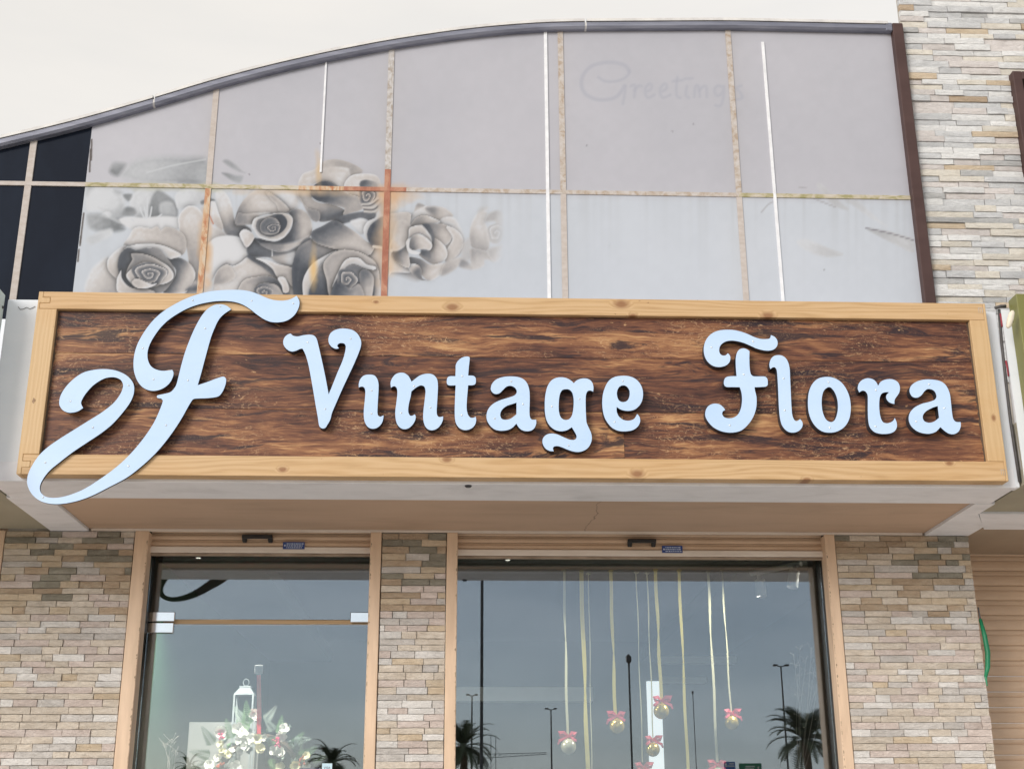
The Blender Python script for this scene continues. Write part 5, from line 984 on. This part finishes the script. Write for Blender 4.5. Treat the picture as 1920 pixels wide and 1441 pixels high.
BB = [('pearl bauble with pink bow, lowest of the left ribbons', (1057, 1048), (1064, 1376), (1066, 1398), 14, 'ball_pearl', 7.30, 6, 'ribbon_white', True, -1),
      ('wide pale gold ribbon hanging left of centre with no bauble in view', (1089, 1050), (1103, 1470), None, 0, '', 7.33, 10, 'ribbon_gold', False, 1),
      ('gold bauble with pink bow on the second wide gold ribbon', (1144, 1050), (1154, 1345), (1157, 1360), 14, 'ball_gold', 7.31, 8, 'ribbon_gold', True, -1),
      ('gold bauble with pink bow, highest in the middle of the window', (1228, 1047), (1240, 1315), (1240, 1332), 14.5, 'ball_gold', 7.27, 8, 'ribbon_gold', True, 1),
      ('small gold bauble with pink bow right below the highest one', (1212, 1050), (1225, 1388), (1224, 1404), 13, 'ball_gold', 7.37, 3, 'ribbon_white', True, 1),
      ('pale ribbon hanging right of centre with no bauble in view', (1272, 1047), (1291, 1470), None, 0, '', 7.29, 7, 'ribbon_gold', False, 1),
      ('gold bauble with wide pink bow, on the rightmost ribbon', (1352, 1047), (1371, 1338), (1372, 1354), 13, 'ball_gold', 7.29, 4, 'ribbon_white', True, 1),
      ('pale ribbon ending in a pink bow at the lower right of the window', (1326, 1047), (1345, 1428), (1346, 1452), 14, 'ball_pearl', 7.32, 6, 'ribbon_white', True, -1),
      ('thin cord ending in a pink bow at the bottom middle of the window', (1192, 1050), (1205, 1428), (1206, 1456), 14, 'ball_pearl', 7.35, 2.5, 'ribbon_white', True, 1),
      ('thin cord hanging beside the wide gold ribbon', (1103, 1052), (1110, 1470), None, 0, '', 7.39, 2, 'ribbon_white', False, 1)]
for b_ in BB: bauble(*b_)

# wreath on a red ribbon
wc = aty(487, 1462, 7.42); WR = .225
wr = thing('flower_wreath', 'wreath of white flowers, ferns and berries hanging behind the glass door', 'wreath', (wc[0], wc[1], wc[2]-.3))
mb = MB(); mb.tube([wc+np.array([WR*math.cos(t), 0, WR*math.sin(t)]) for t in np.linspace(0, 2*math.pi, 41)], .022, 8, cap=False); mb.build('ring', 'twig', wr)
def flower(P, r, m, seed):
    R = random.Random(seed); mb = MB(); n = R.choice([5, 6]); tilt = Matrix.Rotation(R.uniform(-.5, .5), 3, 'X') @ Matrix.Rotation(R.uniform(-.5, .5), 3, 'Z')
    for L, (rr, up) in enumerate(((1.0, .25), (.62, .6))):
        for k in range(n):
            a = 2*math.pi*(k+.5*L)/n+R.uniform(-.2, .2); v = []
            for i, (u, w, h) in enumerate(((.05, .10, 0), (.35, .36, -.10*up), (.70, .44, -.35*up), (.93, .28, -.60*up), (1.0, .02, -.55*up))):
                for s_ in (-1, 0, 1):
                    x, z = u*rr*r, s_*w*rr*r; y = h*r*1.4-abs(s_)*.06*r
                    q = tilt @ Vector((x*math.cos(a)-z*math.sin(a), y-.012*L, x*math.sin(a)+z*math.cos(a))); v.append(np.array(P)+np.array(q))
            mb.add(v, [(i*3+j, i*3+j+1, i*3+j+4, i*3+j+3) for i in range(4) for j in range(2)])
    return mb.build('flower', m, wr, smooth=True)
Z5 = lambda a, b, Y: aty(340+a/5.486, 1220+b/5.486, Y)
for i, (a, b, r) in enumerate(((745, 645, 58), (575, 790, 62), (640, 850, 50), (615, 910, 60), (705, 905, 62), (400, 825, 60), (1062, 795, 56), (1035, 865, 58), (955, 1020, 52), (1020, 1035, 54), (560, 1195, 70), (600, 1015, 46), (290, 1170, 55), (365, 1095, 40), (845, 885, 38), (770, 690, 36), (660, 980, 50), (1280, 1180, 46), (520, 1020, 34))): flower(Z5(a, b, 7.35+random.uniform(0, .03)), r/5.486/326, 'petal_white', i)
for i, (a, b, r) in enumerate(((785, 900, 52), (805, 1000, 54), (430, 1040, 48), (475, 1065, 44), (1170, 1185, 56), (1290, 1070, 40), (1015, 1190, 50), (400, 960, 40))): flower(Z5(a, b, 7.355), r/5.486/326, 'petal_cream', i+40)
for i, (a, b, m) in enumerate(((415, 885, 'berry_pink'), (975, 905, 'berry_pink'), (1000, 958, 'berry_pink'), (1240, 1125, 'berry_red'), (400, 1165, 'berry_red'))):
    mb = MB(); P = Z5(a, b, 7.34)
    for k in range(9):
        c = P+np.array([random.gauss(0, .009), random.uniform(-.008, .008), random.gauss(0, .009)]); R = .006
        mb.lathe([(max(.0004, R*math.sin(math.pi*q/6)), -R*math.cos(math.pi*q/6)) for q in range(7)], c, 8)
    mb.build('berry_cluster', m, wr, smooth=True)
def fern(P, ang, L, m, name='fern_frond'):
    mb = MB(); d = np.array([math.cos(ang), random.uniform(-.25, .1), math.sin(ang)]); n = np.array([-math.sin(ang), 0, math.cos(ang)]); k = 12
    mb.ribbon([P+d*L*i/6 for i in range(7)], [.003]*6+[.001])
    for i in range(k):
        t = (i+.6)/k; w = L*.30*(1-t)**.8+.006
        for s_ in (-1, 1):
            a = P+d*L*t; tip = a+(n*s_*.9+d*.45)*w; mid = a+(n*s_*.9+d*.35)*w*.5; hw = d*w*.16+np.array([0, 0, .001])
            mb.add([a, mid-hw+np.array([0, -.003, 0]), tip, mid+hw+np.array([0, -.003, 0])], [(0, 1, 2, 3)])
    return mb.build(name, m, wr)
for a, b, ang, L, m in ((680, 760, 1.65, .13, 'fern_green'), (1010, 850, 1.5, .10, 'fern_green'), (1120, 1000, .9, .11, 'fern_green'), (1150, 930, .15, .10, 'sage_leaf'), (640, 720, 2.2, .10, 'sage_leaf'), (860, 720, .9, .10, 'sage_leaf'), (330, 960, 2.2, .12, 'dark_leaf'), (300, 1080, 2.9, .12, 'dark_leaf'), (280, 1180, 3.3, .11, 'dark_leaf'),
                        (520, 900, 1.9, .11, 'fern_green'), (880, 950, .4, .09, 'fern_green'), (1200, 1100, .5, .12, 'fern_green'), (1180, 1060, 1.2, .10, 'dark_leaf'), (1340, 1120, .2, .09, 'dark_leaf'), (480, 1160, 3.6, .10, 'dark_leaf'), (920, 1100, 5.0, .09, 'fern_green'), (560, 1080, 4.2, .08, 'dark_leaf'), (700, 800, 2.6, .09, 'fern_green'), (950, 820, 2.2, .09, 'sage_leaf')): fern(Z5(a, b, 7.385), ang, L, m)
random.seed(21)
for i in range(46):
    t = random.uniform(-.15, math.pi+.15); rr = WR+random.gauss(0, .035); P = wc+np.array([rr*math.cos(t), -.02+random.uniform(-.02, .02), rr*math.sin(t)]); mb = MB(); a = random.uniform(0, 6.28); L = random.uniform(.025, .05)
    d = np.array([math.cos(a), random.uniform(-.5, 0), math.sin(a)])*L; n = np.array([-math.sin(a), -.2, math.cos(a)])*L*.32
    mb.add([P, P+d*.4+n, P+d, P+d*.4-n, P+d*.45+np.array([0, -.006, 0])], [(0, 4, 1), (1, 4, 2), (2, 4, 3), (3, 4, 0)]); mb.build('leaf', random.choice(['sage_leaf', 'sage_leaf', 'dark_leaf', 'fern_green']), wr)
hk = aty(485, 1254, GLASS+.014); wtop = aty(486, 1345, 7.35)
ho = thing('suction_hook', 'square white hook stuck inside the glass door above the wreath', 'hook', (hk[0], hk[1], hk[2]-.02))
B(hk[0]-.021, hk[0]+.021, GLASS+.012, GLASS+.018, hk[2]-.022, hk[2]+.022).build('plate', 'lit_white' if False else 'white_matte', ho, bevel=.003); B(hk[0]-.012, hk[0]+.012, GLASS+.0185, GLASS+.03, hk[2]-.026, hk[2]+.010).build('hook_tongue', 'lantern_white', ho, bevel=.003)
rb = tag(MB().ribbon([hk+np.array([.0, .012, -.018]), hk*.5+wtop*.5+np.array([.001, -.005, 0]), wtop, wtop+np.array([0, .03, -.12])], [.022, .026, .026, .02]).build('red_ribbon', 'ribbon_red'), 'red ribbon holding the wreath from the white hook', 'ribbon')
# lantern, board, cards
Zl = lambda a, b: Z5(a, b, 7.80)
p = Zl(660, 1400); lt = thing('garden_lantern', 'tall white metal lantern standing behind the wreath', 'lantern', (p[0], 7.80, 1.0))
def slab(name, l, r, t, b, m, par, y0, y1): A_, B_ = Zl(l, t), Zl(r, b); return B(A_[0], B_[0], y0, y1, B_[2], A_[2]).build(name, m, par, bevel=.001)
a_, b_, e_ = Zl(552, 455), Zl(765, 440), Zl(625, 375); cxl = (a_[0]+b_[0])/2; hw = (b_[0]-a_[0])/2; c_ = Zl(725, 365); hw2 = (c_[0]-e_[0])/2
mb = MB(); v = [(cxl+sx_*hw, 7.80+sy_*hw, a_[2]) for sx_, sy_ in ((-1, -1), (1, -1), (1, 1), (-1, 1))]+[(cxl+sx_*hw2*1.05, 7.80+sy_*hw2*1.05, e_[2]) for sx_, sy_ in ((-1, -1), (1, -1), (1, 1), (-1, 1))]
mb.add(v, [(0, 1, 5, 4), (1, 2, 6, 5), (2, 3, 7, 6), (3, 0, 4, 7), (3, 2, 1, 0), (4, 5, 6, 7)]).build('roof', 'lantern_white', lt)
B(cxl-hw2*1.2, cxl+hw2*1.2, 7.80-hw2*1.2, 7.80+hw2*1.2, e_[2]+.001, e_[2]+.007).build('roof_cap', 'lantern_white', lt)
rt = Zl(685, 312); MB().tube([np.array([cxl+.017*math.cos(t), 7.80, e_[2]+.030+.020*math.sin(t)]) for t in np.linspace(0, 2*math.pi, 17)], .0024, 6, cap=False).build('ring_handle', 'lantern_white', lt)
for sx_ in (-1, 1):
    for sy_ in (-1, 1): B(cxl+sx_*hw*.9-.005, cxl+sx_*hw*.9+.005, 7.80+sy_*hw*.9-.005, 7.80+sy_*hw*.9+.005, 1.3, a_[2]-.001).build('post', 'lantern_white', lt)
B(cxl-hw*.9, cxl+hw*.9, 7.80-hw*.9, 7.80+hw*.9, 1.0, 1.299).build('plinth', 'lantern_white', lt)
a_, b_ = aty(355, 1353, 7.9), aty(482, 1441, 7.9)
tag(B(a_[0], b_[0], 7.9, 7.925, 1.0, a_[2]).build('white_board', 'board_grey', None, bevel=.002), 'plain white board standing behind the wreath at its left', 'board')
a_, b_ = aty(604, 1430, GLASS-.001), aty(622, 1455, GLASS-.001)
cd = thing('payment_card_sticker', 'small pale blue payment sticker low on the glass door', 'sticker', ((a_[0]+b_[0])/2, GLASS, b_[2]))
B(a_[0], b_[0], GLASS-.0012, GLASS+.0008, b_[2], a_[2]).build('sticker_sheet', 'card_blue', cd)
fc = bpy.data.curves.new('t', 'FONT'); fc.body = 'VISA'; fc.size = .0165; fc.align_x = 'CENTER'; fo = bpy.data.objects.new('t', fc); COL.objects.link(fo)
fm = bpy.data.meshes.new_from_object(fo.evaluated_get(bpy.context.evaluated_depsgraph_get())); bpy.data.objects.remove(fo); fm.materials.append(MATS['card_ink'])
tl = aty(613, 1440.5, GLASS-.002); lo = link('sticker_lettering', fm, (float((a_[0]+b_[0])/2), GLASS-.0016, tl[2]), cd); lo.rotation_euler = (math.pi/2, 0, 0)
a_, b_ = aty(561, 1438, GLASS+.012), aty(601, 1460, GLASS+.012)
tag(B(a_[0], b_[0], GLASS+.0115, GLASS+.0135, b_[2], a_[2]).build('purple_sticker', 'card_purple'), 'purple sticker low on the glass door beside the payment sticker', 'sticker')
# dried branches in the right corner of the window, a fainter bunch behind the door
def bunch(lab, base, tips, m, nm='dried_branches'):
    t = thing(nm, lab, 'branches', base)
    for T in tips:
        T = np.array(T); mid = (np.array(base)+T)/2+np.array([random.uniform(-.03, .03), random.uniform(-.03, .03), 0]); mb = MB(); mb.tube([base, mid, T], [.003, .0022, .001], 5)
        for k in range(9):
            t_ = random.uniform(.45, 1); q = mid+(T-mid)*t_ if t_ > .5 else mid; e = q+np.array([random.gauss(0, .02), random.gauss(0, .01), random.uniform(.005, .04)]); mb.tube([q, e], [.0012, .0008], 4)
            mb.lathe([(.0004, -.003), (.0035, 0), (.0004, .003)], e, 6)
        mb.build('branch', m, t)
bs = aty(1500, 1470, 7.15)
bunch('dried pale branches standing in the right corner of the shop window', bs, [aty(x, y, 7.15+random.uniform(-.08, .08)) for x, y in ((1488, 1225), (1500, 1215), (1512, 1230), (1522, 1212), (1530, 1235), (1542, 1222), (1550, 1245), (1496, 1260), (1536, 1265))], 'dried_grass')
bs = aty(318, 1470, 7.2)
bunch('thin bare twigs standing behind the left edge of the glass door', bs, [aty(x, y, 7.2) for x, y in ((308, 1395), (322, 1388), (330, 1405))], 'dried_grass', 'bare_twigs')
# green hose on the edge of the right pier
P = [aty(x, y, WALL+.02-.03*i/4) for i, (x, y) in enumerate(((1834, 1138), (1838, 1160), (1846, 1190), (1852, 1222), (1852, 1250), (1848, 1268), (1851, 1285)))]
hs = thing('green_hose', 'short green hose bent over the edge of the right stone pier', 'hose', tuple(P[-1]))
MB().tube(P[1:6], [.008, .012, .013, .012, .008], 10).build('hose', 'hose_green', hs, smooth=True); MB().tube(P[:2], [.004, .005], 8).build('hook_wire', 'cable', hs); MB().tube(P[5:], [.007, .003], 8).build('hose_end', 'hose_green', hs)

# ------------------------------------------------------------------ across the road: what the glass mirrors
def palm(lab, px, py, Ym, rad, fr=34):
    c = mirrored(px, py, Ym); t = thing('palm_tree', lab, 'palm tree', (c[0], c[1], -.01), 'palm trees across the road'); h = c[2]
    mb = MB(); prev = None; pts = []; rs = []
    for i in range(14): z = -.01+(h-.2)*i/13; pts += [(c[0]+.12*math.sin(z*.5), c[1], z), (c[0]+.12*math.sin(z*.5), c[1], z+(h/14)*.55)]; rs += [.21-.002*i, .17]
    mb.tube(pts, rs, 10).build('trunk', 'palm_trunk', t)
    mb = MB(); top = np.array([pts[-1][0], c[1], h])
    for k in range(fr):
        az = k*2.399; el = random.uniform(-.5, 1.35); L = rad*random.uniform(.85, 1.15); pv = []; n = 8
        for i in range(n+1):
            u = i/n; e = el-1.25*u*u*(1 if el > .2 else .7); pv.append((pv[-1] if pv else top)+np.array([math.cos(az)*math.cos(e), math.sin(az)*math.cos(e), math.sin(e)])*(L/n if i else 0))
        mb.ribbon(pv, [.05*(1-.8*i/n) for i in range(n+1)], (0.1, .2, 1))
        for i in range(1, n+1):
            for q in (0, .33, .66):
                b_ = pv[i-1]+(pv[i]-pv[i-1])*q; d = (pv[i]-pv[i-1]); d = d/np.linalg.norm(d); s0 = np.cross(d, [0, 0, 1.0]); s0 = s0/(np.linalg.norm(s0)+1e-6); w = rad*.24*math.sin(math.pi*min(.97, .12+.85*(i-1+q)/n))
                for s_ in (-1, 1):
                    tip = b_+(s0*s_*.8+d*.55+np.array([0, 0, .18]))*w; hw = d*.022*rad; mb.add([b_-hw, b_+hw, tip], [(0, 1, 2)])
    mb.build('crown', 'palm_leaf', t)
palm('date palm across the road mirrored at the right of the shop window', 1508, 1386, 62, 2.15, 60); palm('date palm across the road mirrored at the left of the shop window', 866, 1398, 62, 1.75, 44); palm('low date palm across the road mirrored in the glass door', 618, 1430, 60, 1.35)
palm('small far palm across the road mirrored left of the wreath', 352, 1436, 85, 1.2, 20)
def street_lamp(lab, px, py, Ym, arm, rad, double=True):
    c = mirrored(px, py, Ym); t = thing('street_lamp', lab, 'street lamp', (c[0], c[1], -.01), 'street lamps across the road')
    MB().tube([(c[0], c[1], -.01), (c[0], c[1], c[2])], [rad, rad*.55], 8).build('pole', 'lamp_steel', t)
    for s_ in ((-1, 1) if double else (1,)):
        MB().tube([(c[0], c[1], c[2]-.05), (c[0]+s_*arm*.6, c[1], c[2]+.05)], .04, 6).build('arm', 'lamp_steel', t); B(c[0]+s_*arm*.8-arm*.3, c[0]+s_*arm*.8+arm*.3, c[1]-.15, c[1]+.15, c[2], c[2]+.12).build('lamp_head', 'lamp_steel', t, bevel=.02)
street_lamp('twin street lamp mirrored at the far left of the shop window', 885, 1303, 105, .42, .10); street_lamp('twin street lamp mirrored left of the first pearl bauble', 1033, 1329, 120, .50, .11); street_lamp('twin street lamp mirrored above the right hand palm', 1464, 1248, 90, .5, .09)
def mast(lab, px, py, Ym, rad, knob):
    c = mirrored(px, py, Ym); t = thing('tall_mast', lab, 'mast', (c[0], c[1], -.01)); MB().tube([(c[0], c[1], -.01), (c[0], c[1], c[2])], [rad*1.15, rad], 10).build('pole', 'lamp_steel', t)
    MB().lathe([(rad, 0), (rad*knob, .06), (rad*knob, .22), (rad*.5, .30)], c, 10).build('finial', 'lamp_steel', t)
mast('tall dark mast mirrored near the left end of the shop window', 904, 1060, 30, .036, 1.3); mast('dark mast with a knob mirrored in the middle of the shop window', 1179, 1243, 42, .030, 3.0); mast('thin distant mast mirrored right of the middle of the window', 1299, 1300, 130, .035, 3.0)
# tower crane
c = mirrored(925, 1412, 300); cr_ = thing('tower_crane', 'distant tower crane mirrored low at the left of the window', 'crane', (c[0], c[1], -.3)); mb = MB(); e = .55
for s1 in (-1, 1):
    for s2 in (-1, 1): mb.tube([(c[0]+s1*e, c[1]+s2*e, -.3), (c[0]+s1*e, c[1]+s2*e, c[2]+4)], .05, 4)
for k in range(int(c[2]/1.5)): mb.tube([(c[0]-e, c[1]-e, k*1.5), (c[0]+e, c[1]-e, k*1.5+1.5)], .03, 4)
mb.build('tower', 'crane_steel', cr_); j0 = mirrored(900, 1421, 300); j1 = mirrored(1025, 1413, 300); mb = MB()
for dz in (0, .9): mb.tube([j0+np.array([0, 0, dz]), j1+np.array([0, 0, dz*.4])], .055, 4)
for k in range(12): q0 = j0+(j1-j0)*k/12; q1 = j0+(j1-j0)*(k+1)/12; mb.tube([q0, q1+np.array([0, 0, .9*(1-.6*(k+1)/12)])], .03, 4)
mb.build('jib', 'crane_steel', cr_); B(j0[0]-.6, j0[0]+.8, c[1]-.5, c[1]+.5, j0[2]-1.2, j0[2]+.3).build('counterweight', 'crane_steel', cr_)
def road_sign(lab, l, t_, r, b, Ym, m, bands):
    p, q = mirrored(l, t_, Ym), mirrored(r, b, Ym); t = thing('road_sign', lab, 'road sign', ((p[0]+q[0])/2, p[1], -.01), 'road signs across the road')
    B(p[0], q[0], p[1], p[1]+.06, q[2], p[2]).build('sign_board', m, t, bevel=.01); w = q[0]-p[0]; h = p[2]-q[2]; mb = MB()
    for (u0, u1, v0, v1) in bands: mb.box(q[0]-w*u1, q[0]-w*u0, p[1]+.061, p[1]+.066, q[2]+h*v0, q[2]+h*v1)
    mb.build('sign_marking', 'road_paint', t); MB().tube([((p[0]+q[0])/2, p[1]-.08, -.01), ((p[0]+q[0])/2, p[1]-.08, p[2]-.1)], .07, 8).build('post', 'lamp_steel', t)
road_sign('blue and green direction sign mirrored low in the shop window', 1357, 1427, 1380, 1462, 80, 'road_sign_blue', ((.1, .55, .86, .92), (.1, .7, .74, .79), (.75, .9, .72, .92)))
road_sign('wide green direction sign mirrored low in the shop window', 1385, 1430, 1430, 1470, 80, 'road_sign_green', ((.30, .72, .82, .87), (.34, .76, .72, .76), (.12, .18, .3, .85), (.2, .7, .4, .46)))
print('objects', len(bpy.data.objects))
